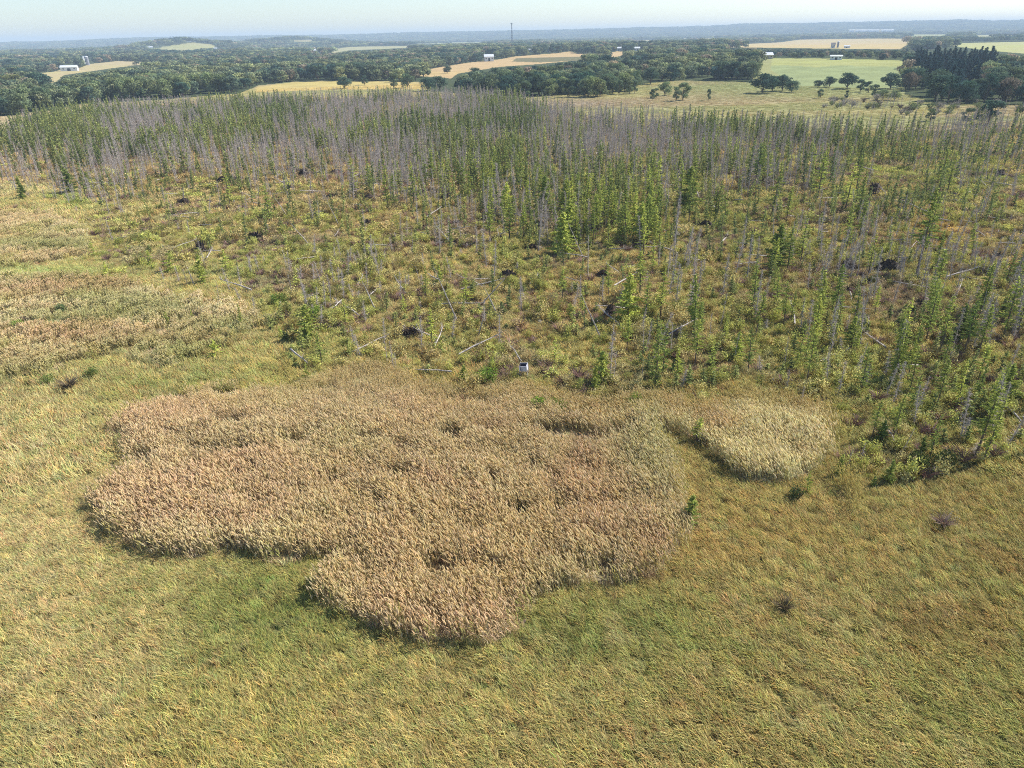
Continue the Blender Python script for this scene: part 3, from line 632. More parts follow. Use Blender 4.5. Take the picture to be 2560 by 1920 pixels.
# ------------------------------------------------------------------ standing trees of the bog
def conifer_tint(r, x, y, bright=None):
    t = r.random() if bright is None else bright
    c = s2l(126, 142, 76) * (1 - t) + s2l(200, 204, 104) * t
    return c * r.uniform(.9, 1.25)
def adj_for(tint, s):
    g = tint[1]; col = 'bright yellow-green' if g > .42 else ('mid green' if g > .3 else 'dark green')
    return ('tall ' if s > .95 else 'short ' if s < .6 else 'slim ') + col
HERO_LIVE = [  # photo position of the foot, photo y of the top, kind (c tamarack, s spruce, p sapling), tone 0..1, width factor
 (2455, 1162, 990, 'c', .55, 1.1), (2322, 1150, 1035, 'c', .25, 1.0), (2300, 1145, 1090, 's', .1, 1.0), (2218, 1212, 1150, 's', .25, 1.0), (2180, 1222, 1190, 's', .1, 1.2), (2095, 1192, 1135, 's', .3, .8), (2230, 1105, 985, 'c', .45, 1.2),
 (2178, 1100, 1000, 'c', .35, 1.3), (2200, 1110, 1050, 's', .05, 1.3), (2480, 1035, 900, 'c', .35, 1.2), (2240, 952, 845, 'c', .4, 1.0), (2015, 1238, 1180, 'p', .8, .6), (1742, 1105, 1045, 'p', .7, 1.3), (1722, 1316, 1238, 's', .3, 1.25),
 (1640, 978, 905, 'c', .75, 1.2), (1690, 965, 870, 'c', .6, 1.3), (1735, 925, 800, 'c', .65, 1.2), (1640, 925, 800, 'c', .7, 1.2), (1805, 880, 790, 'c', .7, 1.3), (1612, 810, 690, 'c', .5, 1.2), (1650, 800, 670, 'c', .6, 1.2),
 (1105, 890, 850, 'p', .75, 1.0), (770, 955, 905, 'p', .7, 1.0), (543, 897, 848, 'p', .8, 1.3), (607, 822, 757, 'c', .4, 1.0), (509, 712, 635, 's', .65, .8), (567, 683, 625, 'p', .8, 1.2), (428, 683, 625, 'p', .7, 1.1), (382, 677, 625, 'p', .7, 1),
 (272, 700, 655, 'p', .9, 1.0), (180, 486, 420, 's', .05, 1.5), (1160, 960, 912, 's', .5, 1.2), (1230, 935, 890, 'p', .8, 1.2), (1487, 985, 912, 's', .5, .9), (2013, 975, 835, 'c', .4, 1.0), (1990, 925, 810, 'c', .55, 1.2), (2233, 960, 810, 'c', .3, 1.1),
 (2280, 915, 800, 'c', .25, 1.1), (2412, 880, 740, 'c', .15, 1.3), (2440, 900, 760, 'c', .3, 1.2), (2510, 720, 625, 'c', .1, 1.1), (2488, 1020, 915, 'c', .5, 1.2), (2441, 810, 700, 'c', .2, 1.2), (2540, 850, 700, 'c', .3, 1.3), (2395, 860, 760, 's', .05, 1.1),
 (420, 815, 780, 'p', .6, 1.3), (480, 800, 775, 'p', .7, 1.1), (705, 850, 815, 'p', .6, 1.0), (905, 775, 740, 'p', .7, 1), (1010, 790, 735, 'c', .8, 1.4), (1112, 700, 640, 'c', .7, 1.2), (1100, 720, 660, 's', .6, .9), (220, 1000 - 530, 430, 's', .1, .8),
 (60, 500, 440, 's', .1, .9), (240, 640, 600, 'p', .8, 1.0), (1506, 722, 688, 's', .0, .9), (1425, 800, 755, 'p', .8, 1.2), (1840, 905, 830, 's', .5, 1.1), (2120, 870, 790, 's', .35, 1.1), (1520, 640, 545, 'c', .5, 1.2), (1920, 700, 600, 'c', .5, 1.1),
 (2290, 690, 470, 'c', .25, 1.3), (2310, 640, 480, 'c', .3, 1.2), (2140, 560, 430, 'c', .2, 1.3), (1790, 560, 450, 'c', .4, 1.3), (1640, 560, 440, 'c', .3, 1.2), (1080, 480, 380, 'c', .2, 1.2), (1230, 530, 450, 'c', .8, 1.4), (1260, 560, 480, 'c', .75, 1.4)]
HERO_DEAD = [(2150, 1160, 1105), (2117, 1172, 1122), (2212, 1000, 905), (2285, 1045, 935), (1965, 985, 925), (2002, 1020, 965), (1533, 965, 880), (970, 920, 855), (985, 925, 850), (990, 925, 880), (1217, 673, 570), (1235, 700, 600), (1193, 640, 560),
 (915, 590, 520), (2135, 800, 680), (2155, 805, 690), (2000, 830, 745), (2320, 790, 690), (2378, 880, 770), (2442, 870, 750), (1055, 890, 790), (1300, 780, 690), (1470, 700, 590), (550, 760, 700), (470, 716, 672), (2130, 690, 600), (2290, 710, 590), (1100, 640, 540), (1045, 570, 490)]
def h_from(u, v, vt):
    p, r = ground_at(u, v); lo, hi = .2, 150.0
    for _ in range(30):
        m = (lo + hi) / 2; vv = project(np.array([p.x]), np.array([p.y]), np.array([p.z + m]))[1][0]
        if vv > vt: lo = m
        else: hi = m
    return p, r, (lo + hi) / 2
KIND = {'c': (CON_P, 7.0, 'tamarack'), 's': (SPR_P, 5.0, 'spruce'), 'p': (SAP_P, 2.6, 'tamarack')}
n_live = 0
for i, (u, v, vt, k, tone, wf) in enumerate(HERO_LIVE):
    p, r, h = h_from(u, v, vt); P, H0, noun = KIND[k]; s = h / H0; t = conifer_tint(rnd, 0, 0, tone)
    base = s if k != 'c' else max(s, .55)
    tree(noun, P[i % len(P)], p, s, t, noun, 'conifers standing in the bog', adj_for(t, h / 7), noun, ('trunk', 'crown'), wscale=min(base, s * 1.5) * wf); n_live += 1
n_dead = 0
for i, (u, v, vt) in enumerate(HERO_DEAD):
    p, r, h = h_from(u, v, vt); s = h / 7.0
    tree('dead_tree', SN_P[i % 8], p, s if i % 8 < 6 else s * 1.4, (1, 1, 1), 'dead tree', 'bare dead trees in the bog', 'tall grey bare' if h > 5 else 'small grey bare', 'dead tree', ('trunk', 'crown')); n_dead += 1

def bog_trees():
    x, y = wedge(60, 480, .28, 42)
    u, v = project(x, y, np.zeros_like(x)); lo = line(u, BOG_LOW); dn = line(u, DENSE_LOW); fa = line(u, FOREST_FAR)
    inside = (v < lo - 8) & (v > fa)
    clump = fbm(x, y, 14, 201, 3); gap = fbm(x, y, 26, 203, 2)
    dense = smooth(-(v - dn) + (gap - .5) * 140, -190, 90) ** 1.5
    mid = (.2 + .6 * smooth(clump, .48, .75)) * smooth(u, 60, 900) + .1 * smooth(u, 600, 1300) * smooth(v, 600, 800)
    mid = mid + .2 * smooth(u, 1650, 2200) * smooth(900 - v, 0, 300) * smooth(clump, .35, .6)
    mid = mid * (1 - .4 * smooth(v, 800, 960) * (u < 1600))
    p = mid * (1 - dense) + dense * (.38 + .34 * smooth(gap, .3, .5))
    mid = mid * np.maximum(smooth(lo - v, 0, 190), smooth(u, 600, 950))
    sparse_r = smooth(u, 1900, 2200) * (v < 480); p = p * (1 - .45 * sparse_r)
    p = np.where((np.hypot((u - 2210) / 90, (v - 470) / 50) < 1) | (np.hypot((u - 2350) / 80, (v - 580) / 45) < 1), .01, p)
    keep = inside & (rng.random(len(x)) < p) & (np.hypot(x - BOXP.x, y - BOXP.y) > 3.0)
    x, y, u, v, dense, clump = x[keep], y[keep], u[keep], v[keep], dense[keep], clump[keep]; n = len(x)
    patch = fbm(x, y, 38, 211, 2) * .6 + fbm(x, y, 12, 213, 2) * .4
    deadp = .64 + .15 * smooth(u, 1700, 2300) * (v > 450) + (patch - .5) * 3.4 + .3 * np.exp(-((u - 900) / 330) ** 2 - ((v - 280) / 45) ** 2) - .25 * smooth(u, 1900, 2300) * (v < 450) - .2 * np.exp(-((u - 1250) / 160) ** 2 - ((v - 290) / 40) ** 2) - .5 * smooth(-u, -330, -150) * (v < 380)
    deadp = np.where(v > 780, deadp * .4, deadp)
    dead = rng.random(n) < np.clip(deadp, .06, .9)
    h = np.where(rng.random(n) < dense * 1.2, rng.uniform(3.4, 9.4, n), rng.uniform(1.2, 6.5, n)) * (.85 + .3 * fbm(x, y, 30, 221, 2))
    h = np.where((dense < .5) & ~dead & (rng.random(n) < .55), rng.uniform(1.0, 2.6, n), h)
    h = np.where((v > 640) & (dense < .5) & (u < 1500), h * .8, h); h = np.where((u > 1500) & (dense < .5) & (v > 420), h * 1.25, h)
    rr = np.hypot(x, y); app = h / rr
    return x, y, u, v, h, dead, app, dense
bx, by, bu, bv, bh, bdead, bapp, bdense = bog_trees()
ordv = np.argsort(-bapp)
far_live = []; far_dead = []
for i in ordv:
    p = Vector((bx[i], by[i], 0)); h = float(bh[i])
    if bdead[i]:
        if n_dead < 300:
            s = h / 7; tree('dead_tree', SN_P[rnd.randrange(8)], p, s, (1, 1, 1), 'dead tree', 'bare dead trees in the bog', 'tall grey bare' if h > 5 else 'small grey bare', 'dead tree', ('trunk', 'crown'), lean=(rnd.gauss(0, .1), rnd.gauss(0, .1)), wscale=max(s, .6)); n_dead += 1
        else: far_dead.append(i)
    else:
        if n_live < 300:
            t = conifer_tint(rnd, 0, 0, min(.85, max(0, rnd.gauss(.42, .28))))
            if h < 2.8: P, H0, noun = KIND['p']
            elif rnd.random() < .05: P, H0, noun = KIND['s']
            else: P, H0, noun = KIND['c']
            s = h / H0
            tree(noun, rnd.choice(P), p, s, t, noun, 'conifers standing in the bog', adj_for(t, h / 7), noun, ('trunk', 'crown'), wscale=max(s, .7) * rnd.uniform(1.0, 1.45)); n_live += 1
        else: far_live.append(i)
def far_trees(ids, meshes, name, label, H0, col):
    ids = np.array(ids); n = len(ids); x, y, h = bx[ids], by[ids], bh[ids]
    rot = np.stack([rng.normal(0, .07, n), rng.normal(0, .07, n), rng.uniform(0, 6.28, n)], -1); s = h / H0
    scatter(name, np.stack([x, y, np.zeros(n)], -1), rot, np.stack([np.maximum(s, .7), np.maximum(s, .7), s], -1), rng.integers(0, len(meshes), n), col(n, x, y), meshes, label)
def live_col(n, x, y):
    t = np.clip(fbm(x, y, 20, 231, 2) + rng.normal(0, .2, n), 0, 1)[:, None]; return (s2l(118, 132, 84) * (1 - t) + s2l(178, 182, 108) * t) * rng.uniform(.75, 1.15, (n, 1))
far_trees(far_live, CON_FAR, 'far_tamarack_stand', 'thick stand of thin green tamaracks across the upper bog', 7.6, live_col)
far_trees(far_dead, SN_FAR, 'far_dead_stand', 'thick stand of grey leafless trees across the upper bog', 7.4, lambda n, x, y: np.ones((n, 3)))

# ------------------------------------------------------------------ fallen and leaning dead trees, root mounds, brush pile
def log_mesh(seed, L):
    r = random.Random(seed); mb = MB(); mb.tube([(0, 0, 0), (L * .35, r.uniform(-.1, .1), r.uniform(-.05, .1)), (L * .7, r.uniform(-.15, .15), 0), (L, 0, 0)], [.1, .085, .06, .025], 6)
    for _ in range(14):
        x = r.uniform(.25, 1) * L; d = rv(r); d.z = abs(d.z); d = d.normalized() * r.uniform(.2, .8); mb.tube([(x, 0, 0), Vector((x, 0, 0)) + d + Vector((.2, 0, 0))], [.022, .005], 3, cap=False)
    return mb.mesh('fallen_log', [GREYWOOD])
LOGS = [log_mesh(300 + s, 6.0) for s in range(6)]
def pole(u0, v0, u1, v1, z1=None, group='fallen dead trunks'):
    """a trunk with its foot on the ground at the first point; its top is above the ground at the second one"""
    a, r0 = ground_at(u0, v0)
    d = ray(u1, v1); 
    if z1 is None: t = r0 * rnd.uniform(.985, 1.02)
    else: t = r0 * z1
    b = Vector((d[0] * t, d[1] * t, CAM_H + d[2] * t)); b.z = max(b.z, .3)
    L = (b - a).length; o = link('fallen_log', rnd.choice(LOGS)); o.location = a + Vector((0, 0, .15)); o.rotation_euler = (b - a).to_track_quat('X', 'Z').to_euler(); o.scale = (L / 6, 1.0, 1.0)
    tag(o, '', 'fallen tree', group); LAB.add(o, 'leaning grey', 'dead trunk'); return o
for q in [(1145, 809, 1083, 669), (1262, 658, 1202, 743), (1140, 625, 1085, 560), (1232, 610, 1262, 580), (1225, 600, 1280, 572), (1248, 798, 1212, 724), (1211, 720, 1142, 689), (889, 724, 908, 685), (1503, 852, 1453, 739), (774, 615, 727, 560),
          (723, 549, 688, 498), (848, 568, 816, 498), (486, 716, 470, 673), (1420, 620, 1385, 520), (1460, 650, 1420, 560), (2376, 560, 2420, 570), (2370, 635, 2315, 618), (2110, 830, 2085, 770), (1200, 768, 1262, 700), (903, 700, 925, 745), (862, 690, 905, 748),
          (1195, 845, 1210, 790), (1015, 740, 985, 690), (940, 780, 905, 705), (1310, 915, 1275, 865), (2555, 1060, 2500, 1000), (2560, 965, 2505, 915), (645, 500, 600, 480), (1770, 660, 1755, 640), (1555, 690, 1515, 660)]:
    pole(*q)
for k in range(330):
    x, y = wedge(68, 250, 1, 38); 
    j = rng.integers(0, len(x)); u, v = project(x[j:j + 1], y[j:j + 1], np.zeros(1)); u, v = float(u[0]), float(v[0])
    if v > float(line(u, BOG_LOW)) - 25 or not (60 < u < 2540) or (u < 400 and rnd.random() < .7): continue
    if k > 0 and k % 2 and v < 460: continue
    o = link('fallen_log', rnd.choice(LOGS)); o.location = (x[j], y[j], .55 + rnd.uniform(0, .35)); o.rotation_euler = (0, -rnd.uniform(0, .22), rnd.uniform(0, 6.28)); s = rnd.uniform(.5, 1.15); o.scale = (s, s * 1.15, s * 1.15)
    tag(o, '', 'fallen tree', 'fallen dead trunks'); LAB.add(o, 'fallen grey', 'dead trunk')
def root_mesh(seed):
    r = random.Random(seed); mb = MB(); n = 9; vs = []; fs = []
    for i in range(6):
        ph = i / 5 * math.pi / 2
        for k in range(n):
            t = 2 * math.pi * k / n; q = math.cos(ph) * r.uniform(.7, 1.15) + .03; vs.append((math.cos(t) * q, math.sin(t) * q * .45, math.sin(ph) * r.uniform(.85, 1.15)))
    for i in range(5):
        for k in range(n): fs.append((i * n + k, i * n + (k + 1) % n, (i + 1) * n + (k + 1) % n, (i + 1) * n + k))
    fs.append(tuple(5 * n + k for k in range(n))); mb.add(vs, fs, (1, 1, 1))
    for _ in range(22):
        a = r.uniform(.1, math.pi - .1); d = Vector((math.cos(a), r.uniform(-.5, .5), math.sin(a))).normalized(); mb.tube([d * .5, d * r.uniform(.9, 1.45) + rv(r, .12)], [.09, .02], 4, cap=False)
    return mb.mesh('root_mound', [PEAT])
ROOTS = [root_mesh(400 + s) for s in range(6)]
for i, (u, v, s) in enumerate([(1272, 697, 1.2), (1507, 695, .9), (1456, 726, .7), (1528, 795, .9), (1235, 829, .6), (1079, 812, .7), (1099, 830, .6), (994, 724, .7), (1176, 760, .8), (1194, 759, .7), (1140, 615, .9), (1165, 600, 1.1), (1245, 605, 1.2), (1330, 627, 1.1),
          (1064, 572, .8), (1344, 575, 1.3), (858, 502, .8), (924, 504, 1.3), (1056, 491, 1.2), (974, 504, 1.1), (1122, 491, .9), (560, 460, 1.5), (461, 514, 1.3), (525, 512, .9), (641, 605, 1.6), (505, 634, 1.0), (828, 500, 1.2), (159, 404, 1.3), (268, 399, 1.3), (416, 395, 1.6),
          (840, 436, 1.3), (723, 478, 1.2), (735, 718, .6), (2186, 492, 1.3), (2186, 475, 1.3), (2118, 680, 1.0), (2217, 680, 1.4), (1762, 572, 1.3), (2522, 610, 1.0), (2118, 735, .8), (2058, 754, .9), (1968, 793, .5), (2489, 652, .9), (2166, 714, .8), (2030, 395, 1.2), (1953, 372, 1.2),
          (2045, 430, 1.2), (600, 456, 1.3), (1115, 500, 1.0), (1480, 560, 1.1), (2380, 500, 1.2), (2560 - 60, 445, 1.4), (1890, 1000 - 270, .8), (980, 700, .8), (1410, 640, .8), (1700, 640, .8), (2300, 770, .7), (1540, 505, 1.2), (1355, 944, .45), (690, 615, .8), (1240, 440, 1.3), (760, 440, 1.3), (350, 470, .9), (920, 565, .9)]):
    p, r = ground_at(u, v); o = link('root_mound', ROOTS[i % 6]); o.location = p - Vector((0, 0, .1)); o.rotation_euler = (0, 0, rnd.uniform(-.6, .6)); s *= 1.38; zs = 1.7 if (u, v) == (2118, 680) else (1.6 if (u, v) in ((1528, 795), (505, 634), (1355, 944)) else rnd.uniform(.8, 1.15)); o.scale = (s, s, s * zs)
    tag(o, '', 'root mound', 'upturned roots of fallen trees'); LAB.add(o, 'black', 'upturned root mound')
def brush_pile():
    r = random.Random(9); mb = MB()
    for _ in range(140):
        a = r.uniform(0, 6.28); q = r.random() ** .6; p = Vector((math.cos(a) * 2.2 * q, math.sin(a) * 1.3 * q, (1 - q) * 1.2 + .05)); d = Vector((r.uniform(-1, 1), r.uniform(-1, 1), r.uniform(-.2, .5))).normalized() * r.uniform(.5, 1.3); mb.tube([p - d, p + d], [.06, .03], 4)
    return mb.mesh('brush_pile', [PEAT])
p, r = ground_at(1028, 842); o = link('brush_pile', brush_pile()); o.location = p; o.rotation_euler = (0, 0, .3); tag(o, 'big dark tangle of broken branches in the middle of the bog', 'brush pile')
for q in [(1090, 850, 1032, 820), (1060, 846, 1040, 812), (1000, 832, 1052, 824)]: pole(*q)

# grey-green single bushes standing out of the grass
BUSH = [shrub_tuft(500 + s, 1.3, 1.5, 420, .11, 30, [LEAF_O]) for s in range(4)]; BARE = [shrub_tuft(520 + s, 1.3, 1.1, 40, .05, 120, [LEAF_O]) for s in range(2)]
for u, v, s, t, kind, lab in [(155, 786, 1.0, (96, 112, 72), 0, 'round dark green bush alone in the left reeds'), (150, 765, 1.0, (170, 160, 158), 1, 'grey leafless bush behind the dark bush in the left reeds'), (75, 806, 1.1, (176, 168, 168), 1, 'domed grey bare bush nearest the left edge'),
        (50, 825, .9, (120, 140, 60), 0, 'low flat green bush under the domed grey bush'), (175, 975, 1.5, (150, 150, 130), 1, 'wide grey bare bush at the lower left reed edge'), (120, 965, .9, (120, 132, 72), 0, 'low green bush beside the wide grey bare bush'), (230, 950, .9, (124, 134, 74), 0, 'low green bush right of the wide grey bare bush'),
        (1750, 1108, 1.0, (156, 146, 144), 1, 'grey dead bush at the foot of a green sapling left of the pale reeds'), (1960, 1525, .9, (150, 150, 124), 1, 'faint grey bush alone in the lower right sedge'), (2355, 1318, 1.0, (190, 184, 180), 1, 'bleached fallen twigs in the sedge at the right'),
        (1995, 1250, .8, (86, 100, 62), 0, 'dark bush beside the thin yellow sapling right of the reeds'), (1345, 1030, 1.1, (118, 140, 58), 0, 'green bush above the main reed bed, right of centre'), (1395, 1030, .9, (124, 146, 60), 0, 'small green bush touching the bush above the reed bed'), (1580, 1025, 1.0, (128, 142, 66), 0, 'lone green bush in golden grass above the reed bed right end'),
        (455, 925, .5, (140, 160, 70), 0, 'tiny green shrub below the dark reed edge'), (585, 1040, .5, (120, 96, 74), 1, 'small brown shrub in the upper left reed bed'), (1220, 960, 1.2, (110, 136, 56), 0, 'low spreading green bush left of the open white box'), (1305, 1283, .5, (70, 92, 50), 0, 'dark green shrub in a hole of the main reed bed'),
        (2285, 1180, 1.2, (72, 84, 44), 0, 'dark bush at the front edge of the lower right trees'), (2355, 1170, 1.2, (96, 104, 56), 0, 'low dark bush between two trees at the lower right'), (700, 765, 1.2, (110, 128, 60), 0, 'flat green bush on the left edge of the bog'), (790, 800, 1.2, (112, 140, 56), 0, 'green bush near the left edge of the bog')]:
    p, r = ground_at(u, v); o = link('bush' if kind == 0 else 'bare_bush', rnd.choice(BUSH if kind == 0 else BARE)); o.location = p; o.scale = (s, s, s); o.rotation_euler = (0, 0, rnd.uniform(0, 6)); o.color = (*s2l(*t), 1); tag(o, lab, 'bush')

# ------------------------------------------------------------------ open box in the bog
def box_thing():
    p, r = ground_at(1310, 944); e = bpy.data.objects.new('open_box', None); COL.objects.link(e); e.location = p + Vector((0, 0, 1.0)); e.rotation_euler = (R(6), R(-5), R(-12)); tag(e, 'pale grey open-topped box in the grass at the bog edge', 'box')
    W = .42; Hh = .66
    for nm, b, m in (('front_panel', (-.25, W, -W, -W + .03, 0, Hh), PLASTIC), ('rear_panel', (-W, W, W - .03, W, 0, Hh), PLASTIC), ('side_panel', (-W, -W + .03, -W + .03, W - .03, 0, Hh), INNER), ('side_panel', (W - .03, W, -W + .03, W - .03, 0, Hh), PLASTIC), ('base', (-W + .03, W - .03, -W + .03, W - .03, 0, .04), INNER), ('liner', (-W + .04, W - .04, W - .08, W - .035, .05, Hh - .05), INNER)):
        q = MB(); q.box(*b); link(nm, q.mesh(nm, [m]), e)
    for x in (-W - .02, W - .02):
        for y in (-W - .02, W - .02):
            q = MB(); q.box(x, x + .05, y, y + .05, -1.0, Hh + .04); link('post', q.mesh('post', [PLASTIC]), e)
box_thing()

# ------------------------------------------------------------------ broadleaf trees and pines beyond the bog
ALLF = [P for P, c in FIELDS] + CARVE_EXTRA
def broad_tint(r, t=None):
    t = r.random() if t is None else t
    return (s2l(68, 92, 78) * (1 - t) + s2l(146, 154, 104) * t) * r.uniform(.85, 1.2)
HERO_OAK = [  # foot, top y, kind index (0-4 round, 5-7 upright), tone, width factor, extra words
 (862, 222, 188, 0, .1, 1.1, 'dark round oak in the golden strip'), (912, 213, 185, 6, .1, 1, 'small dark oak beside the golden strip'), (985, 222, 178, 6, .5, 1, 'thin tree in the golden strip'), (1020, 220, 180, 1, .3, .9, 'spreading tree at the right of the golden strip'), (1070, 228, 190, 2, .05, 1.1, 'dark round oak left of the meadow'),
 (1100, 225, 185, 3, .2, 1, 'second dark oak left of the meadow'), (1118, 184, 162, 4, .2, 1, 'single round oak in the tan field'), (1190, 205, 165, 0, .2, 1.1, 'oak below the white farmhouse'), (1240, 200, 165, 1, .2, 1.1, 'oak right of the white farmhouse'),
 (1905, 233, 178, 0, .05, 1.1, 'big dark oak left in the meadow clump'), (1930, 228, 185, 1, .1, 1, 'dark oak in the middle of the meadow clump'), (1955, 228, 182, 2, .1, .9, 'dark oak behind the meadow clump'), (1978, 231, 198, 3, .15, 1, 'dark oak at the right of the meadow clump'),
 (2045, 218, 198, 3, .15, 1.2, 'left small oak by the green field'), (2073, 218, 188, 1, .1, 1.0, 'round oak by the green field'), (2117, 222, 177, 0, .05, 1.1, 'largest oak below the green field'), (2150, 230, 193, 5, .1, 1, 'narrow tree right of the largest oak'), (2170, 232, 198, 6, .15, 1, 'second narrow tree right of the largest oak'), (2185, 245, 205, 7, .2, .8, 'third narrow tree right of the largest oak'), (2225, 222, 178, 4, .1, 1.2, 'spreading oak right below the green field'),
 (2050, 246, 218, 5, .4, .9, 'small sandy green tree in front of the oaks'), (2115, 248, 222, 7, .1, .7, 'dark narrow tree in front of the largest oak'), (2207, 250, 220, 2, .7, 1.1, 'yellow-green round tree at the meadow right'), (2235, 252, 222, 0, .8, 1, 'second yellow-green tree at the meadow right'),
 (1630, 252, 217, 6, .3, .7, 'narrow lone tree standing in the meadow'), (1707, 251, 198, 5, .55, 1, 'upright grey-green tree in the meadow row'), (1690, 253, 210, 6, .5, .8, 'slim tree left in the meadow row'), (1662, 239, 200, 1, .6, .9, 'pale bushy tree in the meadow row'), (1640, 246, 216, 7, .5, .9, 'small tree at the left of the meadow row'), (1770, 252, 217, 5, .3, .55, 'narrow single tree standing alone in the meadow'),
 (1578, 230, 208, 3, .5, .8, 'small round tree in front of the dark wood'), (1548, 228, 188, 5, .5, .9, 'tall pale tree in front of the dark wood'), (1505, 240, 208, 2, .6, 1, 'green round tree by the meadow edge'), (1470, 242, 188, 6, .6, 1.2, 'tall yellowish tree at the meadow edge'), (1366, 240, 215, 4, .6, 1.1, 'grey round bush-like tree at meadow left'),
 (2415, 310, 262, 7, .3, 1.1, 'dark tree in front of the right meadow woods'), (2470, 312, 240, 5, .1, 1.4, 'broad dark tree near the right edge'), (2325, 303, 265, 6, .5, 1.1, 'open dark tree at the meadow foot'), (1900, 112, 103, 2, .2, 1, 'x')]
HERO_OAK = HERO_OAK[:-1]
n_oak = 0
for u, v, vt, k, tone, wf, lab in HERO_OAK:
    p, r, h = h_from(u, v, vt); t = broad_tint(rnd, tone); s = h / 12
    e = tree('broadleaf_tree', OAK_P[k], p, s, t, 'tree', 'broadleaf trees beyond the bog', '', '', ('trunk', 'crown'), wscale=s * wf * 1.12, far=True); LAB.items.pop(); e['label'] = lab; n_oak += 1
for k in range(72):
    u = rnd.uniform(1290, 1590); v = rnd.uniform(222, 244) - max(0, u - 1500) * .12; p, r = ground_at(u, v); hh = rnd.uniform(7, 12.5); t = rnd.uniform(.2, 1); kk = rnd.choice((5, 6, 7, 1))
    tree('broadleaf_tree', OAK_P[kk], p, hh / 12, broad_tint(rnd, t), 'tree', 'broadleaf trees beyond the bog', 'slender' if kk > 4 else 'bushy', 'tree', ('trunk', 'crown'), wscale=hh / 12 * rnd.uniform(.7, 1.1), far=True); n_oak += 1
for k in range(40):
    u = rnd.uniform(2080, 2560); v = rnd.uniform(262, 300) if u > 2280 else rnd.uniform(262, 275); p, r = ground_at(u, v); hh = rnd.uniform(3, 7)
    if n_dead < 340: tree('dead_tree', SN_P[rnd.randrange(6)], p, hh / 7, (1, 1, 1), 'dead tree', 'bare dead trees beyond the bog', 'thin grey bare', 'dead tree', ('trunk', 'crown'), far=True)
for k in range(60):
    u = rnd.uniform(2040, 2560); v = rnd.uniform(250, 275) + rnd.random() * 25 * (u > 2250); p, r = ground_at(u, v); s = rnd.uniform(1.2, 2.8)
    o = link('bush', rnd.choice(BUSH + BARE)); o.location = p; o.scale = (s, s, s * .8); o.color = (*(s2l(150, 144, 130) if rnd.random() < .6 else s2l(120, 130, 84)), 1); tag(o, '', 'bush', 'scrub at the right end of the meadow'); LAB.add(o, 'low greyish', 'bush', True)
PINES = [(2278, 120), (2470, 118), (2470, 150), (2450, 200), (2420, 215), (2380, 210), (2340, 200), (2300, 190), (2272, 165)]
x, y = wedge(470, 1300, .016, 41); z = hgt(x, y); u, v = project(x, y, z)
k = inpoly(u, v, [(2280, 128), (2460, 120), (2500, 150), (2440, 235), (2400, 250), (2290, 225), (2276, 160)]); k &= rng.random(len(x)) < .75
ids = np.where(k)[0]; ids = ids[np.argsort(np.hypot(x[ids], y[ids]))][:130]
for i in ids:
    s = rnd.uniform(.6, .95); tree('pine', PIN_P[rnd.randrange(3)], Vector((x[i], y[i], z[i])), s, s2l(60, 84, 84) * rnd.uniform(.8, 1.25), 'pine', 'pines of the dark plantation', 'dark blue-green', 'pine', ('trunk', 'crown'), wscale=s * rnd.uniform(1.4, 1.9), far=True)
# the woods
def woods(r0, r1, dens, hh, jig=1.0):
    x, y = wedge(r0, r1, dens, 40); z = hgt(x, y); u, v = project(x, y, z); ok = v < line(u, WOODS_LOW) + rng.normal(0, 2, len(x))
    ok &= ~inpoly(u, v, [(2280, 128), (2460, 120), (2500, 150), (2440, 235), (2400, 250), (2290, 225), (2276, 160)])
    h = rng.uniform(hh[0], hh[1], len(x)) * (.75 + .5 * fbm(x, y, 70, 301, 2))
    h = np.where((u > 1815) & (u < 2285) & (v > 122) & (v < 150), h * .42, h)
    tops = [project(x, y, z + h * q) for q in (0, .5, .95)]
    for P in ALLF:
        for uu, vv in tops: ok &= ~inpoly(uu, vv, P)
    # keep the big meadow free
    ok &= ~inpoly(u, v, MEADOW) | (u > 2290) & (v < 262)
    # orchard-like rows beyond the green field
    ok &= (u > -60) & (u < 2620)
    return x[ok], y[ok], z[ok], u[ok], v[ok], h[ok]
x, y, z, u, v, h = woods(330, 1000, .0085, (9, 15))
o_ = np.argsort(-(h / np.hypot(x, y))); n_ind = 300 - n_oak
for i in o_[:n_ind]:
    t = float(np.clip(fbm(x[i:i + 1], y[i:i + 1], 60, 311, 2)[0] * 1.2 - .25 + rnd.gauss(0, .15), 0, 1)); tint = broad_tint(rnd, t)
    q = rnd.random()
    if q < .07: tint = s2l(128, 116, 96)
    if u[i] < 70 and v[i] < 240: tint = s2l(128, 132, 84)
    kk = rnd.randrange(8) if u[i] < 1300 else rnd.choice((0, 1, 2, 5, 6, 7)); s = h[i] / 12
    adj = 'greyish half-bare' if q < .07 else ('dark green' if t < .3 else 'mid green' if t < .6 else 'olive green')
    adj = ('round ' if kk < 5 else 'upright ') + adj
    tree('broadleaf_tree', OAK_P[kk], Vector((x[i], y[i], z[i])), float(s), tint, 'tree', 'broadleaf trees beyond the bog', adj, 'tree', ('trunk', 'crown'), wscale=float(s) * rnd.uniform(.85, 1.2), far=True)
rest = o_[n_ind:]
def fcol(n, x, y):
    t = np.clip(fbm(x, y, 90, 311, 3) * 1.6 - .3 + rng.normal(0, .28, n), 0, 1)[:, None]; c = s2l(70, 94, 82) * (1 - t) + s2l(150, 154, 108) * t
    b = (rng.random(n) < .08)[:, None]; return np.where(b, s2l(156, 142, 116), c) * rng.uniform(.7, 1.3, (n, 1))
x2, y2, z2, u2, v2, h2 = woods(1000, 1900, .0075, (9, 14))
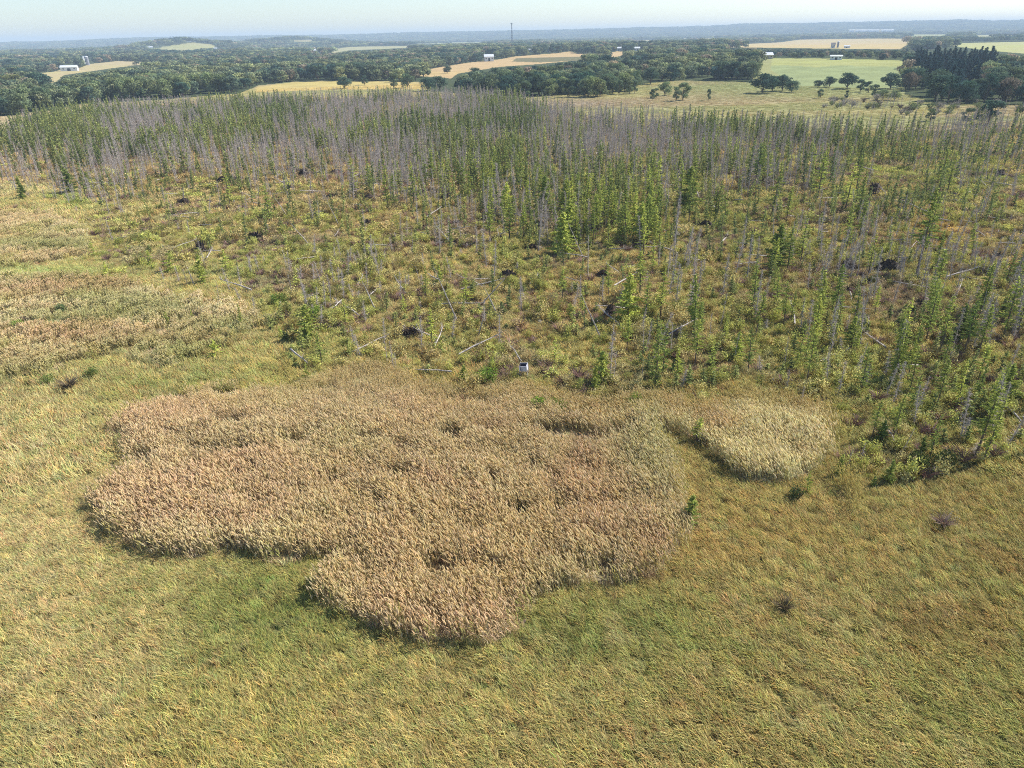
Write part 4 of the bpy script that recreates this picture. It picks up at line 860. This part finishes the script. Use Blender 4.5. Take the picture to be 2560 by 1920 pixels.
X = np.concatenate([x[rest], x2]); Y = np.concatenate([y[rest], y2]); Z = np.concatenate([z[rest], z2]); H = np.concatenate([h[rest], h2]); n = len(X); s = H / 11
rot = np.zeros((n, 3)); rot[:, 2] = rng.uniform(0, 6.28, n)
scatter('middle_distance_woods', np.stack([X, Y, Z], -1), rot, np.stack([s * 1.05, s * 1.05, s], -1), rng.integers(0, 4, n), fcol(n, X, Y), OAK_FAR, 'mixed green woods running between the fields in the middle distance')
x3, y3, z3, u3, v3, h3 = woods(1900, 8500, .0009, (9, 14)); n = len(x3); s = h3 / 11.5; rot = np.zeros((n, 3)); rot[:, 2] = rng.uniform(0, 6.28, n)
scatter('distant_woods', np.stack([x3, y3, z3], -1), rot, np.stack([s * 1.15, s * 1.15, s], -1), rng.integers(0, 5, n), fcol(n, x3, y3), GROVE, 'hazy blue-green forest reaching to the ridges on the horizon')

# ------------------------------------------------------------------ farm buildings, silo, towers
def building(name, u, v, width_px, wall_h, depth, mw, mr, label, rz=0.0, roof_h=.45):
    p, r = ground_at(u, v); W = width_px * math.hypot(r, CAM_H) / FPX * .95
    e = bpy.data.objects.new(name, None); COL.objects.link(e); e.location = p; e.rotation_euler = (0, 0, -math.atan2(p.x, p.y) + rz); tag(e, label, 'barn' if 'barn' in name or 'shed' in name else 'house', None)
    D = depth; h = wall_h; q = MB(); rh = h * roof_h; x = W / 2; y = D / 2
    q.add([(-x, -y, 0), (x, -y, 0), (x, y, 0), (-x, y, 0), (-x, -y, h), (x, -y, h), (x, y, h), (-x, y, h), (-x, 0, h + rh), (x, 0, h + rh)], [(0, 1, 5, 4), (2, 3, 7, 6), (1, 2, 6, 9, 5), (3, 0, 4, 8, 7)], (1, 1, 1)); link('wall', q.mesh('wall', [mw]), e)
    q = MB(); o = .5
    for s_ in (-1, 1):
        dz = .12; yy = s_ * (y + o); zz = h - rh * o / y
        q.add([(-x - o, yy, zz), (x + o, yy, zz), (x + o, 0, h + rh + .02), (-x - o, 0, h + rh + .02), (-x - o, yy, zz + dz), (x + o, yy, zz + dz), (x + o, 0, h + rh + .02 + dz), (-x - o, 0, h + rh + .02 + dz)], [(0, 3, 2, 1), (4, 5, 6, 7), (0, 1, 5, 4), (1, 2, 6, 5), (3, 0, 4, 7)], (1, 1, 1))
    link('roof', q.mesh('roof', [mr]), e)
    q = MB(); q.box(-x * .2, x * .2, -y - .06, -y - .003, 0, h * .7); link('door', q.mesh('door', [DARK]), e)
    for k in (-.65, .65):
        q = MB(); q.box(x * k - .8, x * k + .8, -y - .06, -y - .003, h * .45, h * .75); link('window', q.mesh('window', [DARK]), e)
    return e
building('barn', 175, 177, 31, 5.0, 14, WHITE, ROOFM, 'long white barn at the foot of the grey silo', -.15, .5)
building('farmhouse', 1222, 153, 22, 6.5, 14, WHITE, ROOFM, 'white farmhouse on the tan field in the centre', .1, .45)
building('shed', 1372 - 45, 130, 14, 4, 10, WHITE, ROOFM, 'small white shed left of the white round bin')
building('barn', 375, 123, 12, 6, 16, WHITE, ROOFM, 'white barn left of the wooded hill field')
building('farmhouse', 316, 119, 6, 7, 12, WHITE, ROOFM, 'tiny white house second from the left below the ridge')
building('farmhouse', 198, 117, 6, 8, 14, WHITE, ROOFM, 'tiny white house farthest left below the ridge')
building('barn', 542, 125, 14, 5, 14, WHITE, ROOFM, 'pale barn at the right foot of the hill field')
building('barn', 791, 132, 28, 6, 18, WHITE, ROOFM, 'long white barn in the woods left of centre')
building('shed', 1547, 127, 13, 4.5, 12, WHITE, ROOFM, 'white shed under trees at the tan field top, left one')
building('shed', 1593, 127, 12, 4.5, 12, WHITE, ROOFM, 'white shed under trees at the tan field top, right one')
building('barn', 1914, 147, 26, 4, 16, TAN, ROOFM, 'pale roofed low barn at the corner of the green field', .2, .6)
building('shed', 2090, 149, 24, 3.2, 10, WHITE, ROOFM, 'low white shed along the top of the green field', 0, .3)
building('farmhouse', 2082, 120, 9, 6, 10, WHITE, ROOFD, 'small white house in the farmstead of the tan field')
building('shed', 2117, 120, 12, 3, 8, WHITE, ROOFM, 'low white shed right of the farmstead')
for i, (a, b) in enumerate(((2124, 2134), (2140, 2155), (2158, 2178), (2181, 2195), (2204, 2216), (2218, 2232))):
    building('shed', (a + b) / 2, 80, b - a, 11, 40, WHITE, ROOFM, ('leftmost', 'second', 'third', 'fourth', 'fifth', 'rightmost')[i] + ' of the six long white sheds below the right ridge')['group'] = 'long white sheds below the ridge'
def silo(name, u, v, vt, wpx, mat, label, dome=True):
    p, r, h = h_from(u, v, vt); rad = wpx * math.hypot(r, CAM_H) / FPX / 2
    e = bpy.data.objects.new(name, None); COL.objects.link(e); e.location = p; tag(e, label, 'silo')
    q = MB(); zs = [0]; q.tube([(0, 0, z) for z in np.linspace(0, h * .9, 3)], [rad] * 3, 20); 
    for z in np.linspace(.05, .88, 12): q.tube([(0, 0, z * h - .05), (0, 0, z * h + .05)], [rad + .04] * 2, 20)
    link('shaft', q.mesh('shaft', [mat]), e)
    q = MB(); q.tube([(0, 0, h * (.902 + .098 * math.sin(t))) for t in (0, .5, 1.0, 1.5)], [rad * 1.02 * max(math.cos(t), .08) for t in (0, .5, 1.0, 1.5)], 20); link('dome', q.mesh('dome', [ROOFM]), e)
    q = MB(); q.box(-.5, .5, -rad - .5, -rad + .05, 0, h * .88); link('chute', q.mesh('chute', [mat]), e)
silo('silo', 220, 163, 140, 7, SILOM, 'tall grey concrete silo behind the long white barn')
silo('silo', 212, 160, 141, 4.5, WHITE, 'thin white silo touching the tall grey silo')
silo('grain_bin', 1370, 130, 120, 8, WHITE, 'white round grain bin among trees right of the tower')
silo('silo', 2094, 119, 103, 4, SILOM, 'small silo at the farmstead in the tan field')
def tower(u, v, vt, label, arms, wbase):
    p, r, h = h_from(u, v, vt); e = bpy.data.objects.new('lattice_tower', None); COL.objects.link(e); e.location = p; tag(e, label, 'tower')
    w = lambda z: wbase * (1 - z / h) + wbase * .28 * (z / h)
    for sx in (-1, 1):
        for sy in (-1, 1):
            q = MB(); q.tube([(sx * w(z), sy * w(z), z) for z in (0, h * .5, h)], [.8, .65, .5], 5); link('leg', q.mesh('leg', [STEEL]), e)
    q = MB(); n = 14
    for k in range(n):
        z0, z1 = h * k / n, h * (k + 1) / n
        for a, b in (((-1, -1), (1, -1)), ((1, -1), (1, 1)), ((1, 1), (-1, 1)), ((-1, 1), (-1, -1))):
            q.tube([(a[0] * w(z0), a[1] * w(z0), z0), (b[0] * w(z1), b[1] * w(z1), z1)], [.35, .35], 4); q.tube([(b[0] * w(z0), b[1] * w(z0), z0), (a[0] * w(z1), a[1] * w(z1), z1)], [.35, .35], 4)
    link('bracing', q.mesh('bracing', [STEEL]), e)
    for z, l in arms:
        q = MB(); q.box(-l, l, -.4, .4, h * z, h * z + .9); link('cross_arm', q.mesh('cross_arm', [STEEL]), e)
    q = MB(); q.tube([(0, 0, h), (0, 0, h * 1.04)], [.15, .06], 5); link('antenna', q.mesh('antenna', [STEEL]), e)
tower(1280, 116, 57, 'tall lattice tower breaking the skyline at the top centre', ((.965, 5.5), (.92, 3.0)), 2.6)
tower(1693, 82, 66, 'tiny thin mast on the skyline right of the centre', ((.95, 3.0),), 1.6)

LAB.run()
# ------------------------------------------------------------------ haze
me = bpy.data.meshes.new('haze'); q = MB(); q.box(-12500, 12500, -12500, 12500, -60, 130)
hm, N, L = new_mat('haze_air'); pv = N.new('ShaderNodeVolumePrincipled'); pv.inputs['Color'].default_value = (.66, .83, 1.0, 1); pv.inputs['Density'].default_value = 1.5e-4; pv.inputs['Anisotropy'].default_value = 0.0
oo = N.new('ShaderNodeOutputMaterial'); L.new(pv.outputs[0], oo.inputs['Volume'])
ho = link('haze', q.mesh('haze', [hm])); tag(ho, 'pale blue summer haze over the whole landscape', None, kind='stuff')
